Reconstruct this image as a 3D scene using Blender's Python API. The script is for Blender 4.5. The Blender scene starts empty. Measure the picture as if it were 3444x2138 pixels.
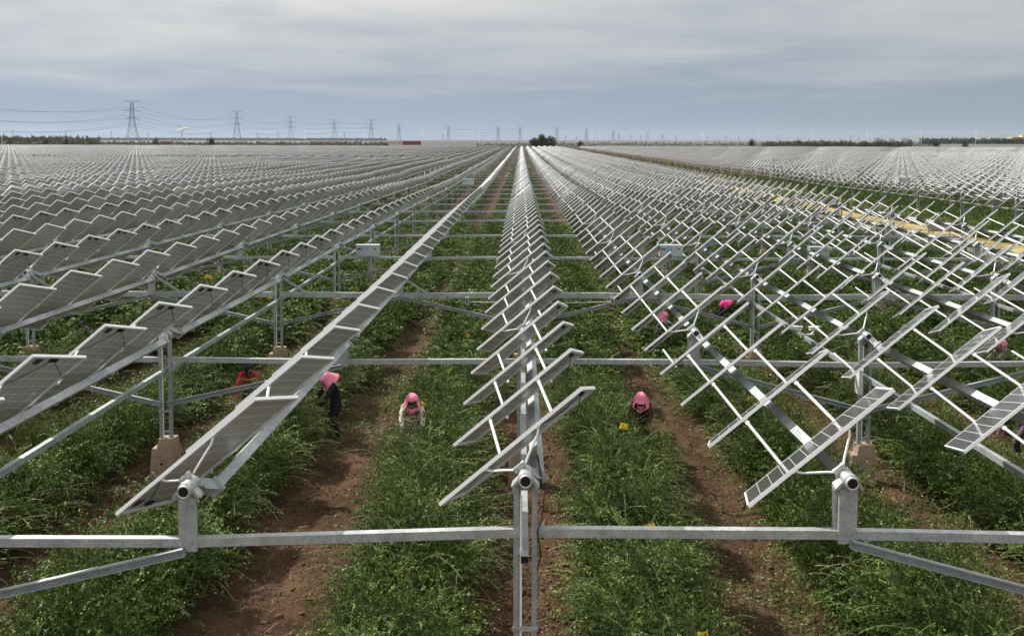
import bpy, math, random
import numpy as np
from mathutils import Vector, Matrix
random.seed(7); RNG = np.random.RandomState(7)
SC = bpy.context.scene; COL = SC.collection
rad = math.radians

# ------------------------------------------------------------------ camera numbers
ZC = 6.5; FPX = 2897.2; W0, H0 = 3444.0, 2138.0; CYO = -444.0
PH, RO, YA = 0.0533, 0.002, -0.0108
cy_, sy_, cp_, sp_ = math.cos(YA), math.sin(YA), math.cos(PH), math.sin(PH)
F_ = Vector((sy_*cp_, cy_*cp_, -sp_)); R0 = Vector((cy_, -sy_, 0)); U0 = R0.cross(F_)
R_ = R0*math.cos(RO) + U0*math.sin(RO); U_ = -R0*math.sin(RO) + U0*math.cos(RO)
CAM = Vector((0, 0, ZC))
def proj(p):
    q = Vector(p) - CAM; d = q.dot(F_)
    if d < .3: return None
    return (W0/2 + FPX*q.dot(R_)/d, H0/2 + CYO - FPX*q.dot(U_)/d)
def at(px, py, Y):
    d = F_ + R_*((px-W0/2)/FPX) - U_*((py-H0/2-CYO)/FPX)
    return CAM + d*(Y/d.y)
def on_ground(px, py):
    Y = 12.0
    for _ in range(60):
        p = at(px, py, Y); g = ground_z(p.x, p.y)
        if p.z < g: hi = Y; break
        Y *= 1.08
    lo = Y/1.08
    hi = Y
    for _ in range(30):
        m = (lo+hi)/2; p = at(px, py, m)
        if p.z < ground_z(p.x, p.y): hi = m
        else: lo = m
    return at(px, py, hi)
def in_frame(pts, m=0):
    for p in pts:
        q = proj(p)
        if q and -m < q[0] < W0+m and -m < q[1] < H0+m: return True
    return False

# ------------------------------------------------------------------ field layout
TH, BE = 0.697, 0.356; PITCH = 1.9233; BAY = 4*PITCH; YB = 8.6225
V0, WO = 0.269, 0.311; LP, WP, TP = 1.96, .99, .04
def rowx(k):
    t = {0:.05, 1:3.316, 2:6.567, 3:9.95, 4:13.25, -1:-3.397, -2:-6.85, -3:-10.4, -4:-13.9}
    if k in t: return t[k]
    if k >= 12: return 35.8+3.38*(k-12)
    return 13.25+3.5*(k-4) if k > 0 else -13.9+3.45*(k+4)
PY = np.array([-300, -20, 0, 8.65, 16.3, 24, 31.7, 39.4, 47.1, 54.8, 62.5, 70.2, 78, 85.5, 100, 150, 300, 700, 30000], float)
PD = np.array([3.9, 3.9, 3.92, 4.0, 4.23, 4.33, 4.363, 4.406, 4.466, 4.56, 4.70, 4.80, 4.88, 4.94, 5.0, 5.05, 5.0, 4.9, 4.7], float)
def beam_drop(y): return np.interp(y, PY, PD)
def ground_z(x, y): return ZC - beam_drop(y) - 2.33
_lat = RNG.rand(512, 512)
def vnoise(x, y):
    x = np.asarray(x, float); y = np.asarray(y, float)
    xi = np.floor(x).astype(int); yi = np.floor(y).astype(int); fx = x-xi; fy = y-yi
    fx = fx*fx*(3-2*fx); fy = fy*fy*(3-2*fy)
    a = _lat[xi % 512, yi % 512]; b = _lat[(xi+1) % 512, yi % 512]; c = _lat[xi % 512, (yi+1) % 512]; d = _lat[(xi+1) % 512, (yi+1) % 512]
    return (a*(1-fx)+b*fx)*(1-fy) + (c*(1-fx)+d*fx)*fy
def piv(k, n):           # pivot (bearing) world position
    y = YB + n*BAY
    z = ZC - beam_drop(y) + .58
    a = min(1, max(0, (n-1))/6)
    z += (float(vnoise(k*.37+40.3, n*.55+9.1))-.5)*.30*a
    if k == -1: z -= .13 if n == 0 else .03
    if k <= -2 and n == 0: z -= .15
    if k == 2: z -= .05
    return Vector((rowx(k), y, z))

# ------------------------------------------------------------------ materials
def new_mat(name):
    m = bpy.data.materials.new(name); m.use_nodes = True
    nt = m.node_tree; b = nt.nodes['Principled BSDF']; return m, nt, b
def N(nt, t, **kw):
    n = nt.nodes.new(t)
    for k, v in kw.items(): setattr(n, k, v)
    return n
def simple(name, col, rough=.6, metal=0., nscale=None, namt=.15, bump=0., spec=.5):
    m, nt, b = new_mat(name)
    b.inputs['Roughness'].default_value = rough; b.inputs['Metallic'].default_value = metal
    b.inputs['Specular IOR Level'].default_value = spec
    if nscale:
        tc = N(nt, 'ShaderNodeTexCoord'); no = N(nt, 'ShaderNodeTexNoise'); no.inputs['Scale'].default_value = nscale; no.inputs['Detail'].default_value = 6
        nt.links.new(tc.outputs['Object'], no.inputs['Vector'])
        r = N(nt, 'ShaderNodeValToRGB'); r.color_ramp.elements[0].position = .3; r.color_ramp.elements[1].position = .7
        r.color_ramp.elements[0].color = (*[c*(1-namt) for c in col], 1); r.color_ramp.elements[1].color = (*[min(1, c*(1+namt)) for c in col], 1)
        nt.links.new(no.outputs['Fac'], r.inputs['Fac']); nt.links.new(r.outputs['Color'], b.inputs['Base Color'])
        if bump:
            bp = N(nt, 'ShaderNodeBump'); bp.inputs['Strength'].default_value = bump; bp.inputs['Distance'].default_value = .02
            nt.links.new(no.outputs['Fac'], bp.inputs['Height']); nt.links.new(bp.outputs['Normal'], b.inputs['Normal'])
    else: b.inputs['Base Color'].default_value = (*col, 1)
    return m
def galv_mat(name, lo, hi, rough):
    m, nt, b = new_mat(name)
    geo = N(nt, 'ShaderNodeNewGeometry')
    v = N(nt, 'ShaderNodeTexVoronoi'); v.inputs['Scale'].default_value = 38
    n2 = N(nt, 'ShaderNodeTexNoise'); n2.inputs['Scale'].default_value = 3.2; n2.inputs['Detail'].default_value = 8; n2.inputs['Roughness'].default_value = .65
    nt.links.new(geo.outputs['Position'], v.inputs['Vector']); nt.links.new(geo.outputs['Position'], n2.inputs['Vector'])
    s = N(nt, 'ShaderNodeSeparateColor'); nt.links.new(v.outputs['Color'], s.inputs['Color'])
    mx = N(nt, 'ShaderNodeMath', operation='MULTIPLY_ADD'); mx.inputs[1].default_value = .25
    nt.links.new(s.outputs['Red'], mx.inputs[0]); nt.links.new(n2.outputs['Fac'], mx.inputs[2])
    r = N(nt, 'ShaderNodeValToRGB'); r.color_ramp.elements[0].position = .35; r.color_ramp.elements[1].position = .85
    r.color_ramp.elements[0].color = (*lo, 1); r.color_ramp.elements[1].color = (*hi, 1)
    nt.links.new(mx.outputs[0], r.inputs['Fac']); nt.links.new(r.outputs['Color'], b.inputs['Base Color'])
    b.inputs['Metallic'].default_value = .35; b.inputs['Roughness'].default_value = rough
    return m
M = {}
M['galv'] = galv_mat('galvanised_steel', (.28, .305, .32), (.53, .56, .57), .45)
M['galv_old'] = galv_mat('weathered_steel', (.24, .265, .28), (.42, .45, .46), .55)
M['alum'] = simple('anodised_aluminium', (.93, .94, .95), .36, .05, 4., .03)
M['hub'] = galv_mat('cast_hub', (.34, .36, .37), (.56, .58, .58), .42)
M['strut'] = simple('painted_strut', (.64, .65, .64), .42, .3, 6., .06)
M['black'] = simple('black_plastic_and_hollow_shade', (.008, .008, .009), .4)
M['cable'] = simple('black_cable', (.012, .012, .013), .5)
M['sticker'] = simple('grey_label', (.045, .045, .045), .6)
M['white'] = simple('white_coat', (.78, .79, .78), .45, 0, 3., .05)
M['cabinet'] = simple('pale_grey_cabinet', (.42, .45, .46), .5, .1, 2., .06)
M['concrete'] = simple('pinkish_concrete', (.37, .275, .205), .92, 0, 7., .22, .5, .2)
M['concrete_pale'] = simple('pale_concrete', (.50, .42, .34), .92, 0, 7., .15, .4, .2)
M['yellow'] = simple('yellow_card', (.70, .48, .012), .55, 0, 25., .2)
M['ink'] = simple('dark_ink', (.05, .04, .01), .7)
M['blue'] = simple('blue_label', (.05, .30, .52), .5)
M['pylon'] = simple('pylon_steel', (.23, .27, .31), .7)
M['wire'] = simple('power_wire', (.10, .12, .14), .7)
M['bark'] = simple('bark', (.10, .075, .05), .9)
M['twig'] = simple('green_twig', (.30, .30, .14), .7)

def cell_mat(name, base, line, back):
    m, nt, b = new_mat(name)
    uv = N(nt, 'ShaderNodeUVMap'); uv.uv_map = 'UVMap'
    sp = N(nt, 'ShaderNodeSeparateXYZ'); nt.links.new(uv.outputs['UV'], sp.inputs[0])
    def mth(op, a, bv=None, c=None):
        n = N(nt, 'ShaderNodeMath', operation=op)
        for i, s in enumerate((a, bv, c)):
            if s is None: continue
            if isinstance(s, (int, float)): n.inputs[i].default_value = s
            else: nt.links.new(s, n.inputs[i])
        return n.outputs[0]
    fu = mth('FRACT', sp.outputs[0]); fv = mth('FRACT', sp.outputs[1])
    au = mth('ABSOLUTE', mth('SUBTRACT', fu, .5)); av = mth('ABSOLUTE', mth('SUBTRACT', fv, .5))   # .5 at the cell border
    gu = mth('GREATER_THAN', au, .468 if back else .470); gv = mth('GREATER_THAN', av, .474 if back else .494)
    di = mth('GREATER_THAN', mth('ADD', au, av), .90 if back else .955)
    g = mth('MAXIMUM', mth('MAXIMUM', gu, gv), di)
    no = N(nt, 'ShaderNodeTexNoise'); no.inputs['Scale'].default_value = .9; no.inputs['Detail'].default_value = 5
    geo = N(nt, 'ShaderNodeNewGeometry'); nt.links.new(geo.outputs['Position'], no.inputs['Vector'])
    r = N(nt, 'ShaderNodeValToRGB'); r.color_ramp.elements[0].position = .3; r.color_ramp.elements[1].position = .72
    r.color_ramp.elements[0].color = (*[c*.78 for c in base], 1); r.color_ramp.elements[1].color = (*[c*1.2 for c in base], 1)
    nt.links.new(no.outputs['Fac'], r.inputs['Fac'])
    oi = N(nt, 'ShaderNodeObjectInfo'); st_ = N(nt, 'ShaderNodeTexNoise'); st_.inputs['Scale'].default_value = 5; st_.inputs['Detail'].default_value = 6; st_.inputs['Roughness'].default_value = .7
    mpp = N(nt, 'ShaderNodeMapping'); mpp.inputs['Scale'].default_value = (1.6, .25, 1); nt.links.new(uv.outputs['UV'], mpp.inputs['Vector']); nt.links.new(mpp.outputs[0], st_.inputs['Vector'])
    tone = mth('MULTIPLY', mth('MULTIPLY_ADD', oi.outputs['Random'], .22, .89), mth('MULTIPLY', mth('MULTIPLY_ADD', geo.outputs['Random Per Island'], .10, .95), mth('MULTIPLY_ADD', st_.outputs['Fac'], .5, .75)))
    vm = N(nt, 'ShaderNodeVectorMath', operation='SCALE'); nt.links.new(r.outputs['Color'], vm.inputs[0]); nt.links.new(tone, vm.inputs['Scale'])
    colr = vm.outputs[0]
    if not back:   # busbars: five fine bright lines along the long side of each cell
        fb = mth('FRACT', mth('MULTIPLY', fv, 5.0)); bb = mth('MULTIPLY', mth('LESS_THAN', mth('ABSOLUTE', mth('SUBTRACT', fb, .5)), .07), .5)
        mb = N(nt, 'ShaderNodeMix', data_type='RGBA'); nt.links.new(bb, mb.inputs['Factor']); nt.links.new(colr, mb.inputs['A']); mb.inputs['B'].default_value = (.30, .31, .32, 1)
        colr = mb.outputs['Result']
    mx = N(nt, 'ShaderNodeMix', data_type='RGBA'); nt.links.new(g, mx.inputs['Factor']); nt.links.new(colr, mx.inputs['A']); mx.inputs['B'].default_value = (*line, 1)
    nt.links.new(mx.outputs['Result'], b.inputs['Base Color'])
    b.inputs['Roughness'].default_value = .34 if back else .16
    b.inputs['Specular IOR Level'].default_value = .35 if back else .5
    if not back:
        b.inputs['Coat Weight'].default_value = .35; b.inputs['Coat Roughness'].default_value = .06
    return m
M['cells_back'] = cell_mat('cell_back', (.49, .50, .505), (.92, .92, .90), True)
M['cells_front'] = cell_mat('cell_front', (.055, .060, .070), (.70, .70, .68), False)

def leaf_mat(name, c1, c2, c3, scale=2.2):
    m, nt, b = new_mat(name)
    geo = N(nt, 'ShaderNodeNewGeometry'); no = N(nt, 'ShaderNodeTexNoise'); no.inputs['Scale'].default_value = scale; no.inputs['Detail'].default_value = 5; no.inputs['Roughness'].default_value = .7
    nt.links.new(geo.outputs['Position'], no.inputs['Vector'])
    mp = N(nt, 'ShaderNodeMath', operation='MULTIPLY_ADD'); mp.inputs[1].default_value = .5; mp.inputs[2].default_value = -.25
    nt.links.new(geo.outputs['Random Per Island'], mp.inputs[0])
    ad = N(nt, 'ShaderNodeMath', operation='ADD'); nt.links.new(mp.outputs[0], ad.inputs[0]); nt.links.new(no.outputs['Fac'], ad.inputs[1])
    r = N(nt, 'ShaderNodeValToRGB'); e = r.color_ramp.elements
    e[0].position = .25; e[0].color = (*c1, 1); e[1].position = .55; e[1].color = (*c2, 1); x = e.new(.82); x.color = (*c3, 1)
    nt.links.new(ad.outputs[0], r.inputs['Fac']); nt.links.new(r.outputs['Color'], b.inputs['Base Color'])
    b.inputs['Roughness'].default_value = .5; b.inputs['Specular IOR Level'].default_value = .28
    tr = N(nt, 'ShaderNodeBsdfTranslucent'); nt.links.new(r.outputs['Color'], tr.inputs['Color'])
    ms = N(nt, 'ShaderNodeMixShader'); ms.inputs[0].default_value = .22
    out = nt.nodes['Material Output']; nt.links.new(b.outputs[0], ms.inputs[1]); nt.links.new(tr.outputs[0], ms.inputs[2]); nt.links.new(ms.outputs[0], out.inputs['Surface'])
    return m
M['leaf'] = leaf_mat('goji_leaf', (.026, .050, .008), (.092, .152, .022), (.31, .40, .095))
M['leaf_tree'] = leaf_mat('tree_leaf', (.018, .035, .010), (.040, .066, .016), (.085, .115, .03), .35)
M['leaf_belt'] = leaf_mat('belt_leaf', (.030, .042, .012), (.060, .072, .022), (.10, .10, .035), .08)
M['leaf_dark'] = leaf_mat('dark_leaf', (.012, .026, .010), (.028, .045, .016), (.05, .07, .02), .3)
M['litter'] = leaf_mat('cut_shoots', (.04, .075, .016), (.095, .135, .035), (.25, .26, .10), 3.)

def soil_mat():
    m, nt, b = new_mat('red_brown_soil')
    geo = N(nt, 'ShaderNodeNewGeometry'); pos = geo.outputs['Position']
    def noise(s, d, ro=.6):
        n = N(nt, 'ShaderNodeTexNoise'); n.inputs['Scale'].default_value = s; n.inputs['Detail'].default_value = d; n.inputs['Roughness'].default_value = ro
        nt.links.new(pos, n.inputs['Vector']); return n.outputs['Fac']
    def ramp(f, a, ca, bb, cb):
        r = N(nt, 'ShaderNodeValToRGB'); e = r.color_ramp.elements; e[0].position = a; e[0].color = (*ca, 1); e[1].position = bb; e[1].color = (*cb, 1)
        nt.links.new(f, r.inputs['Fac']); return r.outputs['Color']
    near = ramp(noise(1.1, 10, .7), .32, (.046, .027, .017), .70, (.175, .106, .062))
    spk = ramp(noise(22, 6, .7), .32, (.42, .41, .40), .70, (1.42, 1.38, 1.30))
    mu = N(nt, 'ShaderNodeMix', data_type='RGBA', blend_type='MULTIPLY'); mu.inputs['Factor'].default_value = 1; nt.links.new(near, mu.inputs['A']); nt.links.new(spk, mu.inputs['B'])
    # far land beyond the field: dry grey-brown steppe
    far = ramp(noise(.0035, 8, .6), .35, (.085, .078, .060), .68, (.145, .130, .108))
    sp = N(nt, 'ShaderNodeSeparateXYZ'); nt.links.new(pos, sp.inputs[0])
    mr = N(nt, 'ShaderNodeMapRange'); mr.inputs['From Min'].default_value = 520; mr.inputs['From Max'].default_value = 620; nt.links.new(sp.outputs[1], mr.inputs['Value'])
    mf = N(nt, 'ShaderNodeMix', data_type='RGBA'); nt.links.new(mr.outputs[0], mf.inputs['Factor']); nt.links.new(mu.outputs['Result'], mf.inputs['A']); nt.links.new(far, mf.inputs['B'])
    nt.links.new(mf.outputs['Result'], b.inputs['Base Color']); b.inputs['Roughness'].default_value = .95; b.inputs['Specular IOR Level'].default_value = .15
    bp = N(nt, 'ShaderNodeBump'); bp.inputs['Strength'].default_value = 1.0; bp.inputs['Distance'].default_value = .05
    nt.links.new(noise(14, 8, .75), bp.inputs['Height']); nt.links.new(bp.outputs['Normal'], b.inputs['Normal'])
    return m
M['soil'] = soil_mat()
M['clod'] = simple('soil_clod', (.155, .092, .054), .95, 0, 3., .35, .4, .15)
M['road'] = simple('grey_asphalt', (.17, .165, .16), .9, 0, 1.5, .12, .3, .2)
M['drygrass'] = simple('dry_yellow_grass', (.31, .245, .105), .95, 0, .9, .5, .6, .1)

# ------------------------------------------------------------------ mesh builder
class MB:
    def __init__(s): s.v = []; s.f = []; s.m = []; s.uv = []
    def add(s, vs, fs, mi=0, uvs=None):
        o = len(s.v); s.v += [tuple(v) for v in vs]
        for i, f in enumerate(fs):
            s.f.append([o+j for j in f]); s.m.append(mi if isinstance(mi, int) else mi[i])
            s.uv.append(uvs[i] if uvs else None)
    def frame_box(s, c, ax, ay, az, hx, hy, hz, mi=0):
        c = Vector(c); vs = [c+ax*(hx*a)+ay*(hy*b_)+az*(hz*d) for a in (-1, 1) for b_ in (-1, 1) for d in (-1, 1)]
        s.add(vs, [(0, 1, 3, 2), (4, 6, 7, 5), (0, 4, 5, 1), (2, 3, 7, 6), (0, 2, 6, 4), (1, 5, 7, 3)], mi)
    def box(s, x0, x1, y0, y1, z0, z1, mi=0):
        s.frame_box(((x0+x1)/2, (y0+y1)/2, (z0+z1)/2), Vector((1, 0, 0)), Vector((0, 1, 0)), Vector((0, 0, 1)), abs(x1-x0)/2, abs(y1-y0)/2, abs(z1-z0)/2, mi)
    def bar(s, p0, p1, w, h, up=(0, 0, 1), mi=0):
        p0 = Vector(p0); p1 = Vector(p1); d = (p1-p0).normalized(); up = Vector(up)
        sx = d.cross(up)
        if sx.length < 1e-4: sx = d.cross(Vector((1, 0, 0)))
        sx.normalize(); uz = sx.cross(d).normalized()
        s.frame_box((p0+p1)/2, sx, d, uz, w/2, (p1-p0).length/2, h/2, mi)
    def tube(s, pts, r, n=8, mi=0, caps=True, r2=None):
        pts = [Vector(p) for p in pts]; rings = []
        prev = None
        for i, p in enumerate(pts):
            d = (pts[min(i+1, len(pts)-1)]-pts[max(i-1, 0)]).normalized()
            a = prev if prev is not None else (Vector((0, 0, 1)) if abs(d.z) < .9 else Vector((1, 0, 0)))
            x = (a - d*a.dot(d)).normalized(); prev = x; y = d.cross(x)
            t = i/max(1, len(pts)-1); rr = r if r2 is None else (r[i] if isinstance(r, list) else r*(1-t)+r2*t)
            if isinstance(r, list): rr = r[i]
            rings.append([p + (x*math.cos(2*math.pi*j/n)+y*math.sin(2*math.pi*j/n))*rr for j in range(n)])
        vs = [v for rg in rings for v in rg]; fs = []
        for i in range(len(pts)-1):
            for j in range(n):
                k = (j+1) % n; fs.append((i*n+j, i*n+k, (i+1)*n+k, (i+1)*n+j))
        if caps: fs.append(tuple(range(n))[::-1]); fs.append(tuple((len(pts)-1)*n+j for j in range(n)))
        s.add(vs, fs, mi)
    def lathe(s, o, ax, prof, n=20, mi=0):      # prof: list of (along, radius)
        o = Vector(o); ax = Vector(ax).normalized(); a = Vector((0, 0, 1)) if abs(ax.z) < .9 else Vector((1, 0, 0))
        x = (a-ax*a.dot(ax)).normalized(); y = ax.cross(x); vs = []; fs = []
        for (t, r) in prof:
            for j in range(n): vs.append(o+ax*t+(x*math.cos(2*math.pi*j/n)+y*math.sin(2*math.pi*j/n))*max(r, 1e-4))
        for i in range(len(prof)-1):
            for j in range(n):
                k = (j+1) % n; fs.append((i*n+j, i*n+k, (i+1)*n+k, (i+1)*n+j))
        s.add(vs, fs, mi)
    def prism(s, poly, y0, y1, mi=0):           # polygon in x,z extruded along y
        n = len(poly); vs = [(x, y0, z) for x, z in poly]+[(x, y1, z) for x, z in poly]
        fs = [tuple(range(n)), tuple(range(2*n-1, n-1, -1))]+[(i, i+n, (i+1) % n+n, (i+1) % n) for i in range(n)]
        s.add(vs, fs, mi)
    def mesh(s, name, mats, smooth=False):
        me = bpy.data.meshes.new(name); me.from_pydata(s.v, [], s.f)
        for m in mats: me.materials.append(m)
        me.polygons.foreach_set('material_index', s.m)
        if any(u for u in s.uv):
            ul = me.uv_layers.new(name='UVMap'); d = []
            for f, u in zip(s.f, s.uv): d += ([c for q in u for c in q] if u else [0.0, 0.0]*len(f))
            ul.data.foreach_set('uv', d)
        if smooth: me.polygons.foreach_set('use_smooth', [True]*len(me.polygons))
        me.update(); return me
def link(o, parent=None):
    COL.objects.link(o)
    if parent is not None: o.parent = parent
    return o
def obj(name, me, parent=None, loc=None): 
    o = bpy.data.objects.new(name, me)
    if loc is not None: o.location = loc
    return link(o, parent)
def tag(o, label=None, cat=None, group=None, kind=None):
    if label: o['label'] = label
    if cat: o['category'] = cat
    if group: o['group'] = group
    if kind: o['kind'] = kind
    return o
def empty(name, loc=(0, 0, 0)):
    o = bpy.data.objects.new(name, None); o.empty_display_size = .2; o.location = loc; return link(o)
def np_mesh(name, V, Q, mats, mi=None, smooth=False, tri=False):
    n = 3 if tri else 4
    me = bpy.data.meshes.new(name); V = np.asarray(V, np.float32); Q = np.asarray(Q, np.int32)
    me.vertices.add(len(V)); me.vertices.foreach_set('co', V.ravel())
    me.loops.add(Q.size); me.loops.foreach_set('vertex_index', Q.ravel())
    me.polygons.add(len(Q)); me.polygons.foreach_set('loop_start', np.arange(0, Q.size, n, dtype=np.int32))
    try: me.polygons.foreach_set('loop_total', np.full(len(Q), n, np.int32))
    except Exception: pass
    for m in mats: me.materials.append(m)
    if mi is not None: me.polygons.foreach_set('material_index', np.asarray(mi, np.int32))
    if smooth: me.polygons.foreach_set('use_smooth', np.ones(len(Q), bool))
    me.update(calc_edges=True); me.validate(); return me
ONES = ['', 'first', 'second', 'third', 'fourth', 'fifth', 'sixth', 'seventh', 'eighth', 'ninth', 'tenth', 'eleventh', 'twelfth', 'thirteenth', 'fourteenth', 'fifteenth', 'sixteenth', 'seventeenth', 'eighteenth', 'nineteenth']
TENS = {2: ('twentieth', 'twenty'), 3: ('thirtieth', 'thirty'), 4: ('fortieth', 'forty'), 5: ('fiftieth', 'fifty'), 6: ('sixtieth', 'sixty'), 7: ('seventieth', 'seventy'), 8: ('eightieth', 'eighty'), 9: ('ninetieth', 'ninety')}
def ordn(n):
    if n < 20: return ONES[n]
    if n >= 100: return 'hundred and '+ordn(n-100) if n > 100 else 'hundredth'
    return TENS[n//10][0] if n % 10 == 0 else TENS[n//10][1]+'-'+ONES[n % 10]
def rowname(k):
    if k == 0: return 'the centre row'
    if k > 11: return 'the '+ordn(k-11)+' row beyond the road'
    return 'the '+ordn(abs(k))+' row '+('right' if k > 0 else 'left')+' of centre'

# ------------------------------------------------------------------ solar panels
ct, st, cb, sb = math.cos(TH), math.sin(TH), math.cos(BE), math.sin(BE)
Lv = Vector((ct, 0, st)); Uv = Vector((-st, 0, ct)); Yv = Vector((0, 1, 0))
Wv = Yv*cb - Uv*sb; Nv = Yv*sb + Uv*cb
PROT = Matrix((( Lv.x, Wv.x, Nv.x), (Lv.y, Wv.y, Nv.y), (Lv.z, Wv.z, Nv.z)))
PQ = PROT.to_quaternion()
def frame_mesh():
    b = MB(); h = LP/2; t = .0065
    for (w0, w1, s_) in ((0, t, 1), (WP-t, WP, -1)):
        b.box(-h, h, w0, w1, -TP, 0)
        b.box(-h+t, h-t, w0+(t if s_ > 0 else -.028), w1+(.028 if s_ > 0 else -t), -TP, -TP+.003)
        b.box(-h+t, h-t, w0+(t if s_ > 0 else -.007), w1+(.007 if s_ > 0 else -t), -.003, 0)
    for (u0, u1, s_) in ((-h, -h+t, 1), (h-t, h, -1)):
        b.box(u0, u1, t, WP-t, -TP, -.0003)
        b.box(u0+(t if s_ > 0 else -.026), u1+(.026 if s_ > 0 else -t), .0345, WP-.0345, -TP+.0005, -TP+.0035)
        b.box(u0+(t if s_ > 0 else -.010), u1+(.010 if s_ > 0 else -t), .0135, WP-.0135, -.0033, -.0003)
    return b.mesh('panel_frame', [M['alum']])
def lam_faces(z0, z1):
    h = LP/2-.0066; a = .0066; b_ = WP-.0066
    V = [(-h, a, z1), (h, a, z1), (h, b_, z1), (-h, b_, z1), (-h, a, z0), (h, a, z0), (h, b_, z0), (-h, b_, z0)]
    U = [(-.1, -.1), (12.1, -.1), (12.1, 6.1), (-.1, 6.1)]
    return V, [(0, 1, 2, 3), (7, 6, 5, 4)], [0, 1], [U, [U[3], U[2], U[1], U[0]]]
def cells_mesh():
    b = MB(); V, Fs, mi, uv = lam_faces(-.0105, -.0045); b.add(V, Fs, mi, uv)
    return b.mesh('panel_cells', [M['cells_front'], M['cells_back']])
def jbox_mesh(e):
    b = MB(); u = e*.885
    b.box(u-.028, u+.028, .40, .52, -.033, -.0107)
    b.box(u-.018, u+.018, .43, .49, -.040, -.0331)
    return b.mesh('junction_box', [M['black']])
def sticker_mesh(e):
    b = MB(); u = e*.845; b.box(u-.055, u+.055, .16, .28, -.0125, -.0107); return b.mesh('rating_label', [M['sticker']])
def cable_mesh(e, v):
    b = MB(); k = random.Random(v+3)
    a = k.uniform(-.05, .05)
    p = [(e*.86, .42, -.03), (e*.80, .34, -.045), (e*(.66+a), .22, -.06), (e*(.52+a), .13, -.055), (e*.42, .05, -.045), (e*.34, .012, -.042)]
    q = [(e*.86, .50, -.03), (e*.80, .58, -.06), (e*(.70+a), .72, -.10+a), (e*(.60+a), .84, -.09), (e*(.57), .93, -.06), (e*.60, .985, -.045)]
    for path in (p, q):
        b.tube(path, .0055, 5)
    return b.mesh('solar_cable', [M['cable']])
def strut_mesh(u):
    b = MB(); A = Vector((u, .03, -TP-.006)); E = Vector((u, WP-PITCH*cb+.022, -PITCH*sb-.012))
    d = (E-A).normalized(); b.tube([A+d*.05, E-d*.03], .021, 10)
    b.bar(A, A+d*.08, .046, .010, Vector((0, 0, 1)))
    b.box(u-.04, u+.04, .008, .045, -TP-.010, -TP-.0005)
    return b.mesh('support_strut', [M['strut']], False)
def stay_mesh(s_):
    b = MB(); A = Vector((s_*.36, .03, -TP-.004)); E = Vector((s_*.065, -.115, -.255))
    d = E-A; p = [A, A+d*.16+Vector((0, 0, -.02)), A+d*.86, E]
    b.tube(p, .0135, 8); b.bar(E-d.normalized()*.05, E+d.normalized()*.02, .04, .008, Vector((0, 0, 1)))
    b.box(s_*.36-.03, s_*.36+.03, .008, .05, -TP-.009, -TP-.0005)
    return b.mesh('clamp_stay', [M['strut']])
def loose_mesh(u):
    b = MB(); A = Vector((u, .03, -TP-.006)); E = Vector((u, WP-PITCH*cb+.022, -PITCH*sb-.012))
    b.tube([A.lerp(E, .33), E], .021, 8); return b.mesh('loose_strut', [M['strut']])
PM = dict(frame=frame_mesh(), cells=cells_mesh())
for e in (-1, 1):
    PM['jbox', e] = jbox_mesh(e); PM['stick', e] = sticker_mesh(e)
    for v in range(3): PM['cable', e, v] = cable_mesh(e, v)
    PM['strut', e] = strut_mesh(e*.40); PM['stay', e] = stay_mesh(e)
    PM['loose', e] = loose_mesh(-.68 if e < 0 else .47)
NB = 68                                # bays in the field
def row_slope_pos(k, i):               # near-edge centre of panel i of row k
    n, j = divmod(i, 4); a = piv(k, n); b = piv(k, n+1); t = j/4
    return a.lerp(b, t) + Uv*V0 + Yv*WO
def has_panels(k, n):
    y = YB+n*BAY
    if 24 == n and k < 1 : return False
    if n == 41 and k > 12: return False
    return True
ROWS = [k for k in range(-112, 118) if k < 7 or k > 11]
cand = []; rest = []
for k in ROWS:
    for i in range(0, NB*4):
        n = i//4
        if not has_panels(k, n): continue
        p = row_slope_pos(k, i)
        lim = abs(p.x)-.62*p.y
        if lim > 9+p.y*.03: continue
        c = [p-Lv*LP/2, p+Lv*LP/2, p-Lv*LP/2+Wv*WP, p+Lv*LP/2+Wv*WP, p+Wv*WP*.5]
        if p.y < 90 and in_frame(c): cand.append((p.y*p.y*.3+p.x*p.x*.12, k, i, p))
        else: rest.append((k, i, p))
cand.sort(key=lambda t: t[0])
for t in cand[300:]: rest.append(t[1:])
cand = sorted(cand[:300], key=lambda t: (t[1], t[2]))
cnt = {}
for (_, k, i, p) in cand:
    cnt[k] = cnt.get(k, 0)+1
    r = empty('solar_panel', p); r.rotation_mode = 'QUATERNION'; r.rotation_quaternion = PQ @ Matrix.Rotation(random.gauss(0, .011), 3, 'X').to_quaternion()
    look = 'grey-backed' if k < 1 else ('white-edged' if k < 4 else 'tilted')
    if k == 0: look = 'long'
    lb = look+' solar panel, '+ordn(cnt[k])+' from the near end of '+rowname(k)
    tag(r, lb, 'solar panel', 'solar panels on the tracker rows')
    obj('frame', PM['frame'], r); obj('cell_sheet', PM['cells'], r)
    e = 1 if k % 2 == 0 else -1
    obj('junction_box', PM['jbox', e], r)
    if p.y < 45: obj('rating_label', PM['stick', e], r); obj('cable', PM['cable', e, (i*7+k) % 3], r)
    if i % 4 == 0:
        for s_ in (-1, 1): obj('clamp_stay', PM['stay', s_], r)
        if i > 0: obj('loose_strut', PM['loose', -1 if k > 0 else 1], r)
    else:
        for s_ in (-1, 1): obj('support_strut', PM['strut', s_], r)
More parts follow.
